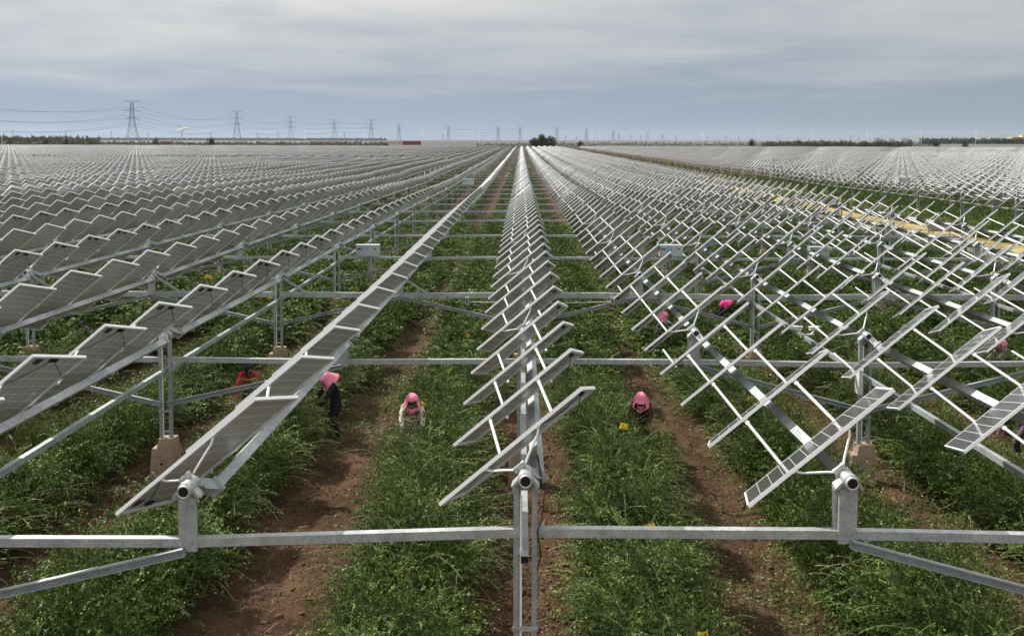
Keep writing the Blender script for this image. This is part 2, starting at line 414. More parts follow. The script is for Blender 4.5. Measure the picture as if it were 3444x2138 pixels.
# the rest of the field as one object
def boxes_np(C, A, B, D, ha, hb, hd):
    """boxes: centres C (n,3), axes A,B,D (3,) or (n,3), half sizes"""
    C = np.asarray(C, float); n = len(C); out = np.zeros((n, 8, 3)); q = 0
    for a in (-1, 1):
        for b_ in (-1, 1):
            for d in (-1, 1):
                out[:, q] = C + np.asarray(A)*(ha*a) + np.asarray(B)*(hb*b_) + np.asarray(D)*(hd*d); q += 1
    Fq = np.array([(0, 1, 3, 2), (4, 6, 7, 5), (0, 4, 5, 1), (2, 3, 7, 6), (0, 2, 6, 4), (1, 5, 7, 3)])
    return out.reshape(-1, 3), (Fq[None]+np.arange(n)[:, None, None]*8).reshape(-1, 4)
def far_panels():
    P = np.array([tuple(p) for (_, _, p) in rest]); P = P + RNG.normal(0, .02, P.shape)
    Kp = np.array([k for (k, _, _) in rest]); I = np.array([i for (_, i, _) in rest])
    L, Wn, Nn = np.array(Lv), np.array(Wv), np.array(Nv)
    V1, F1 = boxes_np(P+Wn*WP/2-Nn*TP/2, L, Wn, Nn, LP/2, WP/2, TP/2)
    m1 = np.tile([3, 3, 3, 3, 1, 0], len(P)).reshape(-1)    # +-L sides, +-W sides, back, front
    # order of faces: -L, +L, -W, +W, -N, +N
    uvf = np.array([[0, 0], [0, 0], [0, 0], [0, 0]], float)
    u_back = np.array([[0, 0], [0, 6], [12, 6], [12, 0]], float); u_front = np.array([[0, 0], [12, 0], [12, 6], [0, 6]], float)
    uv1 = np.tile(np.stack([uvf]*4+[u_back, u_front]), (len(P), 1, 1))
    near = P[:, 1] < 330
    Pn = P[near]; In = I[near]; Vs = [V1]; Fs = [F1]; ms = [m1]; uvs = [uv1]; off = len(V1)
    jb = P[:, 1] < 140; e = np.where(Kp[jb] % 2 == 0, 1., -1.)
    def addb(C, A, B, D, ha, hb, hd, mat):
        nonlocal off
        V, Fq = boxes_np(C, A, B, D, ha, hb, hd); Vs.append(V); Fs.append(Fq+off); off += len(V); ms.append(np.full(len(Fq), mat)); uvs.append(np.zeros((len(Fq), 4, 2)))
    addb(P[jb]+L*(e*.885)[:, None]+Wn*.46-Nn*.05, L, Wn, Nn, .03, .06, .012, 4)
    addb(P[jb]+L*(e*.845)[:, None]+Wn*.22-Nn*.045, L, Wn, Nn, .055, .06, .006, 4)
    reg = In % 4 != 0
    E0 = np.array((0, .03, -TP)); E1 = np.array((0, WP-PITCH*cb, -PITCH*sb-TP)); d = E1-E0; ln = np.linalg.norm(d); d /= ln
    dw = Wn*d[1]+Nn*d[2]; perp = np.cross(L, dw)
    for u in (-.4, .4):
        C = Pn[reg]+L*u+Wn*((E0+E1)[1]/2)+Nn*((E0+E1)[2]/2)
        addb(C, L, dw, perp, .018, ln/2, .018, 2)
    Pb = Pn[~reg]
    for s_ in (-1, 1):
        A = np.array((s_*.36, .03, -TP)); E = np.array((s_*.065, -.115, -.255)); dd = E-A; l2 = np.linalg.norm(dd); dd /= l2
        D3 = L*dd[0]+Wn*dd[1]+Nn*dd[2]; p1 = np.cross(D3, L); p1 /= np.linalg.norm(p1); p2 = np.cross(D3, p1); mid = (A+E)/2
        addb(Pb+L*mid[0]+Wn*mid[1]+Nn*mid[2], p1, D3, p2, .013, l2/2, .013, 2)
    me = np_mesh('far_panels', np.concatenate(Vs), np.concatenate(Fs), [M['cells_front'], M['cells_back'], M['strut'], M['alum'], M['black']], np.concatenate(ms))
    ul = me.uv_layers.new(name='UVMap'); ul.data.foreach_set('uv', np.concatenate(uvs).ravel())
    tag(obj('distant_solar_panels', me), 'countless small solar panels filling the field out to the horizon', 'solar panels', None, 'stuff')
far_panels()

# ------------------------------------------------------------------ torque tubes, bearings, drive rods
TO = .20
def hub_mesh(first):
    b = MB()
    b.lathe((0, 0, 0), (0, 1, 0), [(-.16, .050), (-.165, .062), (-.13, .066), (-.12, .078), (-.07, .080), (-.065, .072), (.04, .073), (.045, .082), (.10, .082), (.11, .05)], 24, 0)
    b.lathe((0, 0, 0), (0, 1, 0), [(-.158, .0505), (-.10, .048), (-.10, .0)], 20, 1)  # black lining and disc paint in the dark inside of the open tube
    b.lathe((0, 0, 0), (0, 1, 0), [(-.1605, .0), (-.161, .047)], 20, 1)
    for s_ in (-1, 1):     # clamp ears
        b.bar(Uv*.07+Lv*(s_*.045)+Yv*.05, Uv*.12+Lv*(s_*.055)+Yv*.05, .035, .05, Yv)
        b.bar(Vector((s_*.07, -.06, -.01)), Vector((s_*.13, -.05, -.085)), .03, .09, Yv)
    b.bar(Uv*.105-Lv*.06+Yv*.05, Uv*.105+Lv*.06+Yv*.05, .03, .03, Yv)
    return b.mesh('bearing_hub', [M['hub'], M['black']], False)
HUB = hub_mesh(True)
def crank_mesh(sg):
    b = MB(); o = -Uv*TO
    A = Vector((0, sg*.06, 0))-Uv*.01; E = Yv*(sg*.33)+o
    b.bar(A, E, .085, .07, Uv)
    for t in (.5, -.5): b.bar(A.lerp(E, .35)+Lv*t*.09, E+Lv*t*.09+Yv*sg*.03, .008, .13, Uv)
    b.frame_box(o+Yv*(sg*.345), Lv, Uv, Yv, .085, .085, .006)
    b.frame_box(o+Yv*(sg*.362), Lv, Uv, Yv, .085, .085, .006)
    for x in (-1, 1):
        for z in (-1, 1): b.tube([o+Yv*(sg*.325)+Lv*x*.072+Uv*z*.072, o+Yv*(sg*.385)+Lv*x*.072+Uv*z*.072], .009, 6)
    return b.mesh('crank_arm', [M['galv']])
def drop_cable(v):
    b = MB(); q = random.Random(v); pts = [Vector((.16, .30, -.18)), Vector((.20, .10, -.20)), Vector((.17, -.04, -.34-q.uniform(0, .1))), Vector((.12, -.07, -.55)), Vector((.16, -.05, -.80)), Vector((.10, .0, -1.1))]
    b.tube(pts, .008, 6); b.tube([Vector((.13, .45, .05)), Vector((.15, .32, -.02)), Vector((.17, .26, -.14)), Vector((.16, .24, -.22))], .010, 6); return b.mesh('drop_cable', [M['cable']], True)
DCAB = [drop_cable(v) for v in range(3)]
CRK = {1: crank_mesh(1), -1: crank_mesh(-1)}
NB_NEAR = 13
far_struct = MB()
LVn = np.array(Lv)
for k in ROWS:
    xr = rowx(k); n0 = max(0, int((abs(xr)/.62-12-YB)/BAY))
    if n0 >= NB-1: continue
    b = MB()
    for n in range(n0, NB):
        A = piv(k, n)+Yv*.37-Uv*TO; B = piv(k, n+1)-Yv*.37-Uv*TO
        b.frame_box((A+B)/2, Lv, (B-A).normalized(), Uv, .056, (B-A).length/2, .056)
        if A.y < 60:     # splice collar on the tube
            c = A.lerp(B, .5); b.frame_box(c, Lv, Yv, Uv, .0585, .11, .0585)
    if b.v:
        t = obj('torque_tube', b.mesh('torque_tube', [M['galv']]))
        tag(t, 'square galvanised torque tube carrying the panels of '+rowname(k), 'torque tube', 'torque tubes of the tracker rows')
        for n in range(n0, NB_NEAR):
            p = piv(k, n)
            if abs(p.x) > .62*p.y+4: continue
            obj('bearing', HUB, t, p)
            if k == 0 and n < 3: obj('drop_cable', DCAB[(n+k) % 3], t, p)
            obj('crank', CRK[1], t, p)
            if n > 0: obj('crank', CRK[-1], t, p)
    if k % 2 == 0:
        b = MB(); zo = -.80
        for n in range(n0, NB):
            A = piv(k, n)+Vector((-.005, -.16 if n == 0 else .05, zo)); B = piv(k, n+1)+Vector((-.005, .05, zo))
            if n == 0:
                b.box(A.x-.038, A.x+.038, A.y-.002, A.y-.001, A.z-.036, A.z+.036, 1)  # thin black sheet painted in for the shaded hollow of the open rod end
            b.frame_box((A+B)/2, Vector((1, 0, 0)), (B-A).normalized(), Vector((0, 0, 1)), .040, (B-A).length/2, .042)
        r = obj('drive_rod', b.mesh('drive_rod', [M['galv'], M['black']]))
        tag(r, 'long rectangular drive rod running low under '+rowname(k), 'drive rod', 'drive rods under the rows')
        for n in range(max(n0, 0), NB_NEAR):
            pass

# ------------------------------------------------------------------ posts, leg frames, braces, beams
HP = 2.91
def cchan(b, x0, x1, y0, y1, z0, z1, t=.005, open_='x+', mi=0):
    if open_ == 'x+': b.box(x0, x0+t, y0, y1, z0, z1, mi); b.box(x0+t, x1, y0, y0+t, z0, z1, mi); b.box(x0+t, x1, y1-t, y1, z0, z1, mi)
    else: b.box(x1-t, x1, y0, y1, z0, z1, mi); b.box(x0, x1-t, y0, y0+t, z0, z1, mi); b.box(x0, x1-t, y1-t, y1, z0, z1, mi)
def leg_part(s_):
    b = MB(); x0, x1 = (-.12, -.066) if s_ < 0 else (.066, .12)
    cchan(b, x0, x1, -.04, .04, .62, HP-.05, .006, 'x+' if s_ < 0 else 'x-')
    for z in (HP-.60, HP-.72, HP-.90, HP-1.9): b.tube([(x0+.027, -.046, z), (x0+.027, -.039, z)], .011, 8)
    return b.mesh('leg', [M['galv_old']])
def footing_mesh(v):
    b = MB(); k = random.Random(v)
    def tap(x0, x1, y0, y1, z0, z1, t):
        j_ = lambda: k.uniform(-.016, .016)
        vs = [(x0, y0, z0), (x1, y0, z0), (x1, y1, z0), (x0, y1, z0), (x0+t, y0+t, z1), (x1-t, y0+t, z1), (x1-t, y1-t, z1), (x0+t, y1-t, z1)]
        vs = [(x+j_(), y+j_()*.5, z+j_()) for x, y, z in vs]
        b.add(vs, [(3, 2, 1, 0), (4, 5, 6, 7), (0, 1, 5, 4), (1, 2, 6, 5), (2, 3, 7, 6), (3, 0, 4, 7)])
    tap(-.30, .24, -.17, .20, -.35, .62, .05)
    tap(-.14, .20, -.12, .15, .615, .80, .012)
    b.tube([(-.05, -.1545, .33), (-.05, -.11, .33)], .022, 10, 1)
    me = b.mesh('footing', [M['concrete'], M['black']]); return me
def strap_mesh():
    b = MB(); b.box(-.13, .13, -.056, -.050, HP-1.60, HP-1.55)
    for x in (-.09, .09): b.tube([(x, -.064, HP-1.575), (x, -.055, HP-1.575)], .014, 8)
    b.box(-.065, .065, -.02, -.014, .9, .95)
    return b.mesh('strap', [M['galv']])
def head_mesh():
    b = MB()
    b.prism([(-.135, HP-.16), (-.135, HP-.075), (-.08, HP-.02), (-.075, HP-.13)], -.05, .05)
    b.prism([(.135, HP-.16), (.135, HP-.075), (.08, HP-.02), (.075, HP-.13)], -.05, .05)
    b.box(-.12, .12, .042, .048, HP-.17, HP-.09)
    return b.mesh('head_bracket', [M['galv']])
def conduit_mesh():
    b = MB(); b.tube([(-.045, -.03, HP-.2), (-.045, -.03, HP-.75), (-.045, -.035, .8)], .013, 8)
    b.tube([(-.045, -.03, HP-.74), (-.045, -.03, HP-.80)], .019, 8); return b.mesh('conduit', [M['white']])
LEG = {s_: leg_part(s_) for s_ in (-1, 1)}; FOOT = [footing_mesh(v) for v in range(2)]; STRAP = strap_mesh(); HEAD = head_mesh(); COND = conduit_mesh()
def post_mesh():
    b = MB(); z0 = HP-.66; z1 = HP-.055
    b.box(-.085, .085, -.062, -.056, z0, z1); b.box(-.091, -.085, -.062, .05, z0, z1)
    b.box(.085, .091, -.062, -.03, z0, z1)
    return b.mesh('post_channel', [M['galv']])
def post_bolts():
    b = MB()
    for (x, z) in ((0, HP-.17), (0, HP-.20), (-.07, HP-.09), (.07, HP-.09), (.05, HP-.56), (-.05, HP-.56)):
        b.tube([(x, -.072, z), (x, -.060, z)], .010, 8)
    return b.mesh('bolt', [M['galv_old']])
def beam_bolts():
    pass
def post_back():
    b = MB(); cchan(b, -.12, -.093, -.0, .06, HP-.56, HP-.06, .005, 'x-'); 
    b.prism([(-.135, HP-.12), (-.135, HP-.065), (-.075, HP-.02), (-.07, HP-.054)], -.055, .04); b.prism([(.135, HP-.10), (.12, HP-.065), (.075, HP-.02), (.07, HP-.054)], -.055, .04)
    return b.mesh('saddle', [M['galv']])
POST = post_mesh(); PBOLT = post_bolts(); SADD = post_back()
def knee_mesh():
    b = MB(); b.bar((.05, .02, HP-.1), (.78, .02, HP-.56), .05, .05); b.box(.70, .82, -.04, .08, HP-.66, HP-.645); return b.mesh('knee_brace', [M['galv_old']])
KNEE = knee_mesh()
def brace_obj(x0, z0, x1, z1, y, lab):
    b = MB(); A = Vector((x0, 0, z0)); B = Vector((x1, 0, z1)); d = (B-A).normalized(); up = Vector((0, -1, 0))
    o = (A+B)/2; ln = (B-A).length/2; nz = d.cross(Vector((0, 1, 0)))
    if nz.z < 0: nz = -nz
    b.frame_box((0, 0, 0), Vector((0, 1, 0)), d, nz, .003, ln, .042)
    for q in (-1, 1): b.frame_box(Vector((0, -.027, 0))+nz*(q*.039), Vector((0, 1, 0)), d, nz, .024, ln-.001, .003)
    for q in (-1, 1): b.frame_box(Vector((0, -.0495, 0))+nz*(q*.0315), Vector((0, 1, 0)), d, nz, .0015, ln-.002, .0045)
    t = obj('diagonal_brace', b.mesh('brace', [M['galv_old']])); t.location = (o.x, y-.085, o.z)
    tag(t, lab, 'brace', 'diagonal braces under the crossbeams')
legs_c = {}; fars = []
for n in range(0, 15):
    y = YB+n*BAY
    xmax = .62*y+3.5
    ks = [k for k in ROWS if abs(rowx(k)) < xmax]
    for k in ks:
        p = piv(k, n); vis = in_frame([p, p-Vector((0, 0, 2.9)), p-Vector((0, 0, 1)), p+Vector((.4, 0, -.5)), p+Vector((-.4, 0, -.5))])
        num = n+1
        if k % 2 == 0:
            r = empty('leg_frame', p-Vector((0, 0, HP)))
            tag(r, 'twin-legged steel frame on a concrete block, under '+rowname(k)+', '+ordn(num)+' crossbeam', 'support frame', 'leg frames under the rows')
            for s_ in (-1, 1): obj('leg', LEG[s_], r)
            f = obj('footing', FOOT[n % 2], r)
            if k > 6: f.scale = (1, 1, 1)
            obj('strap', STRAP, r); obj('head_bracket', HEAD, r)
            if n < 8: obj('conduit', COND, r)
            if n % 4 == 2: obj('knee_brace', KNEE, r)
        else:
            r = empty('short_post', p-Vector((0, 0, HP)))
            tag(r, 'short channel post bolted to the '+ordn(num)+' crossbeam, under '+rowname(k), 'post', 'short posts on the crossbeams')
            obj('channel', POST, r); obj('bolts', PBOLT, r); obj('saddle', SADD, r)
            if n % 4 == 2: obj('knee_brace', KNEE, r)
            if n < 9:
                for sg in (-1, 1):
                    kk = k+sg
                    if kk == 0 and n % 4 != 2: continue
                    if kk in (7, 11): continue
                    q = piv(kk, n); zb = ZC-beam_drop(y)-.06
                    brace_obj(p.x+sg*.02, p.z-.64, q.x-sg*.06, q.z-1.42, y, 'brace from '+rowname(k).replace(' of centre','')+' down '+('leftwards' if sg < 0 else 'rightwards')+', '+ordn(num)+' crossbeam')
# beams
for n in range(0, NB):
    y = YB+n*BAY; xmax = .62*y+6; b = MB()
    ks = [k for k in ROWS if abs(rowx(k)) < xmax]
    for a, c in zip(ks[:-1], ks[1:]):
        if c-a > 1: continue
        A = piv(a, n); B = piv(c, n); z = -.58
        xa = A.x+(.0 if n > 12 else .0); P0 = Vector((A.x, y, A.z+z)); P1 = Vector((B.x, y, B.z+z)); d = (P1-P0).normalized()
        if n < 13:
            if a % 2 == 0: P0 = P0+d*.056
            if c % 2 == 0: P1 = P1-d*.056
        b.frame_box((P0+P1)/2, Yv, d, d.cross(Yv)*-1, .042, (P1-P0).length/2-.0008, .045)
        if n < 10 and n > 0:
            m_ = (P0+P1)/2+d*.35; b.frame_box(m_, Yv, d, Vector((0, 0, 1)), .0435, .06, .0465)
        if n % 4 == 2 and n < 13:
            b.frame_box((P0+P1)/2+Vector((0, -.05, -.075)), Yv, d, d.cross(Yv)*-1, .02, (P1-P0).length/2-.002, .02)
    bm2 = MB(); bm1 = MB()
    for q in range(0, len(b.v), 8):
        tgt = bm1 if sum(v[0] for v in b.v[q:q+8])/8 < 28 else bm2
        tgt.add(b.v[q:q+8], [(0, 1, 3, 2), (4, 6, 7, 5), (0, 4, 5, 1), (2, 3, 7, 6), (0, 2, 6, 4), (1, 5, 7, 3)])
    t = obj('crossbeam', bm1.mesh('crossbeam', [M['galv']])); tag(t, 'long galvanised crossbeam spanning all rows, '+ordn(n+1)+' from the camera', 'crossbeam', 'crossbeams joining the rows')
    if bm2.v: t = obj('crossbeam', bm2.mesh('crossbeam', [M['galv']])); tag(t, 'galvanised crossbeam beyond the road, in line with the '+ordn(n+1)+' crossbeam', 'crossbeam', 'crossbeams joining the rows')
# far posts: one object
def far_posts():
    C1 = []; C2 = []
    for n in range(15, NB):
        for k in ROWS:
            p = piv(k, n)
            if abs(p.x) > .62*p.y+8 or k == 11: continue
            if k % 2 == 0: C1.append(tuple(p-Vector((0, 0, 1.45))))
            else: C2.append(tuple(p-Vector((0, 0, .3))))
    X, Y, Z = np.eye(3)
    Va, Fa = boxes_np(np.array(C1), X, Y, Z, .11, .05, 1.45); Vb, Fb = boxes_np(np.array(C2), X, Y, Z, .09, .06, .3)
    me = np_mesh('far_posts', np.concatenate([Va, Vb]), np.concatenate([Fa, Fb+len(Va)]), [M['galv_old']])
    tag(obj('distant_posts', me), 'crowd of small steel posts under the farthest rows', 'posts', None, 'stuff')
far_posts()
# ------------------------------------------------------------------ ground
def axis(parts):
    out = []
    for a, b, s in parts: out += list(np.arange(a, b, s))
    return np.array(out)
def geo(a, b, s0, g=1.16):
    o = []; x = a; s = s0
    while x < b: x += s; s *= g; o.append(x)
    return np.array(o)
gx = np.concatenate([-geo(13, 30000, .12)[::-1], np.arange(-13, 13, .075), geo(13, 30000, .12)])
gy = np.concatenate([-geo(-6, 600, .3, 1.3)[::-1], np.arange(6.01, 26, .075), geo(26, 30000, .10, 1.035)])
def soil_h(X, Y):
    z = ground_z(X, Y)
    fade = np.clip((60-Y)/40, 0, 1)*np.clip((60-np.abs(X))/30, 0, 1)
    even = np.zeros_like(X); odd = np.zeros_like(X)
    for k in range(-9, 10):
        d = np.abs(X-rowx(k)); w = np.clip(1.15-d, 0, 1)
        if k % 2 == 0: even = np.maximum(even, w)
        else:
            odd = np.maximum(odd, w)
            z = z - .05*np.exp(-((d-.52)/.16)**2)*fade
    rough = .014+.05*even+.016*odd
    n1 = vnoise(X*5.1+3, Y*5.1)-.5; n2 = vnoise(X*12.3+50, Y*12.3+9)-.5; n3 = vnoise(X*1.1+77, Y*.9+31)-.5; n4 = vnoise(X*26+5, Y*26+19)-.5
    return z + fade*(n3*.10 + rough*(n1*1.5+n2*1.1+n4*.7)+ n4*.012+ n2*.015)
GX, GY = np.meshgrid(gx, gy, indexing='ij')
GZ = soil_h(GX, GY)
V = np.stack([GX, GY, GZ], -1).reshape(-1, 3); ny = len(gy); nx = len(gx)
ii, jj = np.meshgrid(np.arange(nx-1), np.arange(ny-1), indexing='ij'); a = (ii*ny+jj).ravel()
Q = np.stack([a, a+ny, a+ny+1, a+1], -1)
g = obj('ground', np_mesh('ground', V, Q, [M['soil']], smooth=True)); tag(g, 'red-brown bare soil with wheel tracks between the bush rows', 'ground', None, 'structure')
def strip(name, x0, x1, lift, mat, label, cat):
    xs = np.linspace(x0, x1, 9); ys = np.concatenate([np.arange(6, 120, 2.), np.arange(120, 545, 12.)])
    X, Y = np.meshgrid(xs, ys, indexing='ij'); w = (vnoise(X*0+Y*.3, Y*.21+x0)-.5)*.7
    X = X+w; Z = ground_z(X, Y)+lift+.0*X
    V = np.stack([X, Y, Z], -1).reshape(-1, 3); n = len(ys); i, j = np.meshgrid(np.arange(8), np.arange(n-1), indexing='ij'); a = (i*n+j).ravel()
    o = obj(name, np_mesh(name, V, np.stack([a, a+n, a+n+1, a+1], -1), [mat])); tag(o, label, cat, None, 'structure')
strip('road', 24.6, 29.4, .10, M['road'], 'grey service road running away between the rows on the right', 'road')
strip('verge', 29.2, 33.4, .08, M['drygrass'], 'strip of dry yellow grass beside the grey service road', 'verge')

# ------------------------------------------------------------------ goji bushes
def leaf_quads(P, D, Up, ln, wd):
    """P base (n,3), D direction, Up approx normal; returns verts, quads (kite leaf)"""
    S = np.cross(D, Up); S /= (np.linalg.norm(S, axis=1, keepdims=True)+1e-9)
    U2 = np.cross(S, D)
    m = P+D*(ln*.45)[:, None]
    V = np.stack([P, m+S*(wd)[:, None]-U2*(ln*.04)[:, None], P+D*ln[:, None]-U2*(ln*.12)[:, None], m-S*(wd)[:, None]-U2*(ln*.04)[:, None]], 1)
    n = len(P); return V.reshape(-1, 3), np.arange(n*4).reshape(n, 4)
def unit(v): return v/(np.linalg.norm(v, axis=-1, keepdims=True)+1e-9)
def bush_mesh(seed, nsh, per, scale, core, hw=.76, ht=1.2, hl=.95, twig=True):
    R = np.random.RandomState(seed)
    xs = R.uniform(-1, 1, nsh); xs = np.sign(xs)*np.abs(xs)**.85*hw*.86; ys = R.uniform(-hl, hl, nsh)
    lump = vnoise(xs*1.9+seed*7.3+20, ys*1.9+33)
    top = ht*np.sqrt(np.clip(1-(xs/hw)**2, .03, 1))*(.40+.95*lump)
    z0 = top*R.uniform(.22, .98, nsh)
    B = np.stack([xs, ys, z0], -1)
    out = unit(np.stack([xs/hw*1.1+R.normal(0, .55, nsh), R.normal(0, .65, nsh), np.abs(R.normal(.85, .5, nsh))], -1))
    ln = R.uniform(.22, .82, nsh)*(1 if scale < 1.6 else .9)
    T = (np.arange(per)+.5)/per
    # path: base + dir*l*t + gravity droop
    t = T[None, :, None]; Pp = B[:, None]+out[:, None]*ln[:, None, None]*t + np.array([0, 0, -1])*(ln[:, None, None]**1.0*.40)*t**2.2
    Pp[..., 2] = np.maximum(Pp[..., 2], .03+R.rand(nsh, per)*.03)
    tang = unit(out[:, None]+np.array([0, 0, -1])*1.3*t)
    n = nsh*per; P = Pp.reshape(-1, 3); Tn = np.broadcast_to(tang, Pp.shape).reshape(-1, 3)
    D = unit(Tn*.55+R.normal(0, .62, (n, 3))+np.array([0, 0, .12])); Up = unit(np.array([0, 0, 1.])+R.normal(0, .45, (n, 3)))
    l = R.uniform(.026, .058, n)*scale; w = l*R.uniform(.16, .25, n)*(1.0 if scale < 1.6 else 1.35)
    Vs = []; Qs = []; ms = []; o = 0
    V, Q = leaf_quads(P, D, Up, l, w); Vs.append(V); Qs.append(Q); ms.append(np.zeros(len(Q))); o += len(V)
    # inner, lower leaves
    nc = core; x = R.uniform(-hw*.9, hw*.9, nc); y = R.uniform(-hl, hl, nc); lm = vnoise(x*1.9+seed*7.3+20, y*1.9+33)
    z = ht*np.sqrt(np.clip(1-(x/hw)**2, .02, 1))*(.34+.9*lm)*R.uniform(.1, .92, nc)**.6
    P = np.stack([x, y, z], -1); D = unit(R.normal(0, 1, (nc, 3))*[1, 1, .6]); Up = unit(np.array([0, 0, 1.])+R.normal(0, .5, (nc, 3)))
    l = R.uniform(.035, .065, nc)*scale; V, Q = leaf_quads(P, D, Up, l, l*.22); Vs.append(V); Qs.append(Q+o); ms.append(np.zeros(nc)); o += len(V)
    if twig:
        sel = np.arange(0, nsh, 2 if scale < 1.6 else 6); Pt = Pp[sel]
        extra = Pt[:, -1:]+ (Pt[:, -1:]-Pt[:, -2:-1])*2.2; Pt = np.concatenate([B[sel][:, None], Pt[:, ::max(1, per//5)], extra], 1)
        for sgm in range(Pt.shape[1]-1):
            a, b_ = Pt[:, sgm], Pt[:, sgm+1]; d = unit(b_-a); s = np.cross(d, np.array([0, -.6, .8])); s = unit(s)*.0028*scale
            V = np.stack([a-s, a+s, b_+s*.8, b_-s*.8], 1).reshape(-1, 3); Vs.append(V); Qs.append(np.arange(len(V)).reshape(-1, 4)+o); ms.append(np.ones(len(a))); o += len(V)
    return np.concatenate(Vs), np.concatenate(Qs), np.concatenate(ms).astype(int)
def bmesh_(name, *a, **k):
    V, Q, m = bush_mesh(*a, **k); return np_mesh(name, V, Q, [M['leaf'], M['twig']], m)
NEARB = [bmesh_('bush', 100+i, 560, 28, 1.0, 6500) for i in range(8)]
MIDB = [bmesh_('bush', 200+i, 300, 18, 1.7, 2600) for i in range(5)]
FARB = [bush_mesh(300+i, 60, 6, 3.2, 260, twig=False) for i in range(4)]
hcount = 0
for s in range(-16, 24):
    xa, xb = rowx(s), rowx(s+1); xc = (xa+xb)/2
    if 7 <= s <= 10: continue
    if s == 6: xc = 22.2
    if s == 11: xc = 34.0
    y0 = max(6.3, abs(xc)/.66-6)
    if y0 > 115: continue
    bs = []; y = y0
    while y < 66: bs.append(y); y += 1.32
    near_vis = abs(s+.5) < 13
    h = empty('bush_hedge', (xc, y0, float(ground_z(xc, y0))))
    k = s+1 if s >= 0 else s
    side = 'right' if s >= 0 else 'left'
    tag(h, 'leafy green goji bush row, '+((ordn(s+1 if s >= 0 else -s)+' strip to the '+side+' of the centre row') if s < 7 else (ordn(s-10)+' strip beyond the road')), 'bush row', 'goji bush rows between the panel rows')
    for j, yy in enumerate(bs[:98]):
        near = yy < 23 and abs(xc) < 14
        me = NEARB[random.randrange(8)] if near else MIDB[random.randrange(5)]
        o = obj('bush', me, h); vis = yy
        jx = random.gauss(0, .12)
        o.location = (jx+(.12 if s == -1 else 0), yy-y0, float(ground_z(xc, yy))-float(ground_z(xc, y0))-.03)
        o.rotation_euler = (0, 0, random.choice((0, math.pi))+random.uniform(-.12, .12))
        o.scale = (random.uniform(.85, 1.2)*(1.0 if yy < 20 else (1.2 if yy < 30 else 1.45)), random.uniform(.95, 1.25), random.uniform(.68, 1.25))
    Vs = []; Qs = []; ms = []; off = 0; yy = max(66, y0)
    while yy < 150:
        V, Q, m = FARB[random.randrange(4)]; c = random.choice((-1, 1)); V = V*[c*random.uniform(.9, 1.1), 1.1, random.uniform(.8, 1.15)]+[0, yy-y0, float(ground_z(xc, yy))-float(ground_z(xc, y0))]
        Vs.append(V); Qs.append(Q+off); ms.append(m); off += len(V); yy += 1.5
    o = obj('far_bushes', np_mesh('far_bushes', np.concatenate(Vs), np.concatenate(Qs), [M['leaf'], M['twig']], np.concatenate(ms)), h); tag(o, kind='stuff')
# ground cover farther out, one sheet of leaf clumps
def far_cover():
    R = np.random.RandomState(5); Vs = []; Qs = []; off = 0
    n = 60000; Y = 60+(R.rand(n)**.8)*260; X = R.uniform(-.64, .64, n)*Y
    strip_ok = np.ones(n, bool); strip_ok &= ~((X > 23.5) & (X < 34)); strip_ok &= ~((np.abs(X) < 50) & (Y < 150))
    for k in range(-70, 70):
        if k % 1 == 0: strip_ok &= ~(np.abs(X-rowx(k)) < .65)
    X = X[strip_ok]; Y = Y[strip_ok]; n = len(X); Z = ground_z(X, Y)+R.uniform(.2, 1.1, n)
    D = unit(R.normal(0, 1, (n, 3))*[1, 1, .5]); Up = unit(np.array([0, -.4, 1.])+R.normal(0, .4, (n, 3))); l = R.uniform(.5, .9, n)
    V, Q = leaf_quads(np.stack([X, Y, Z], -1), D, Up, l, l*.35)
    tag(obj('ground_cover', np_mesh('ground_cover', V, Q, [M['leaf']])), 'low green crop under the distant panels', 'crop', None, 'stuff')
far_cover()
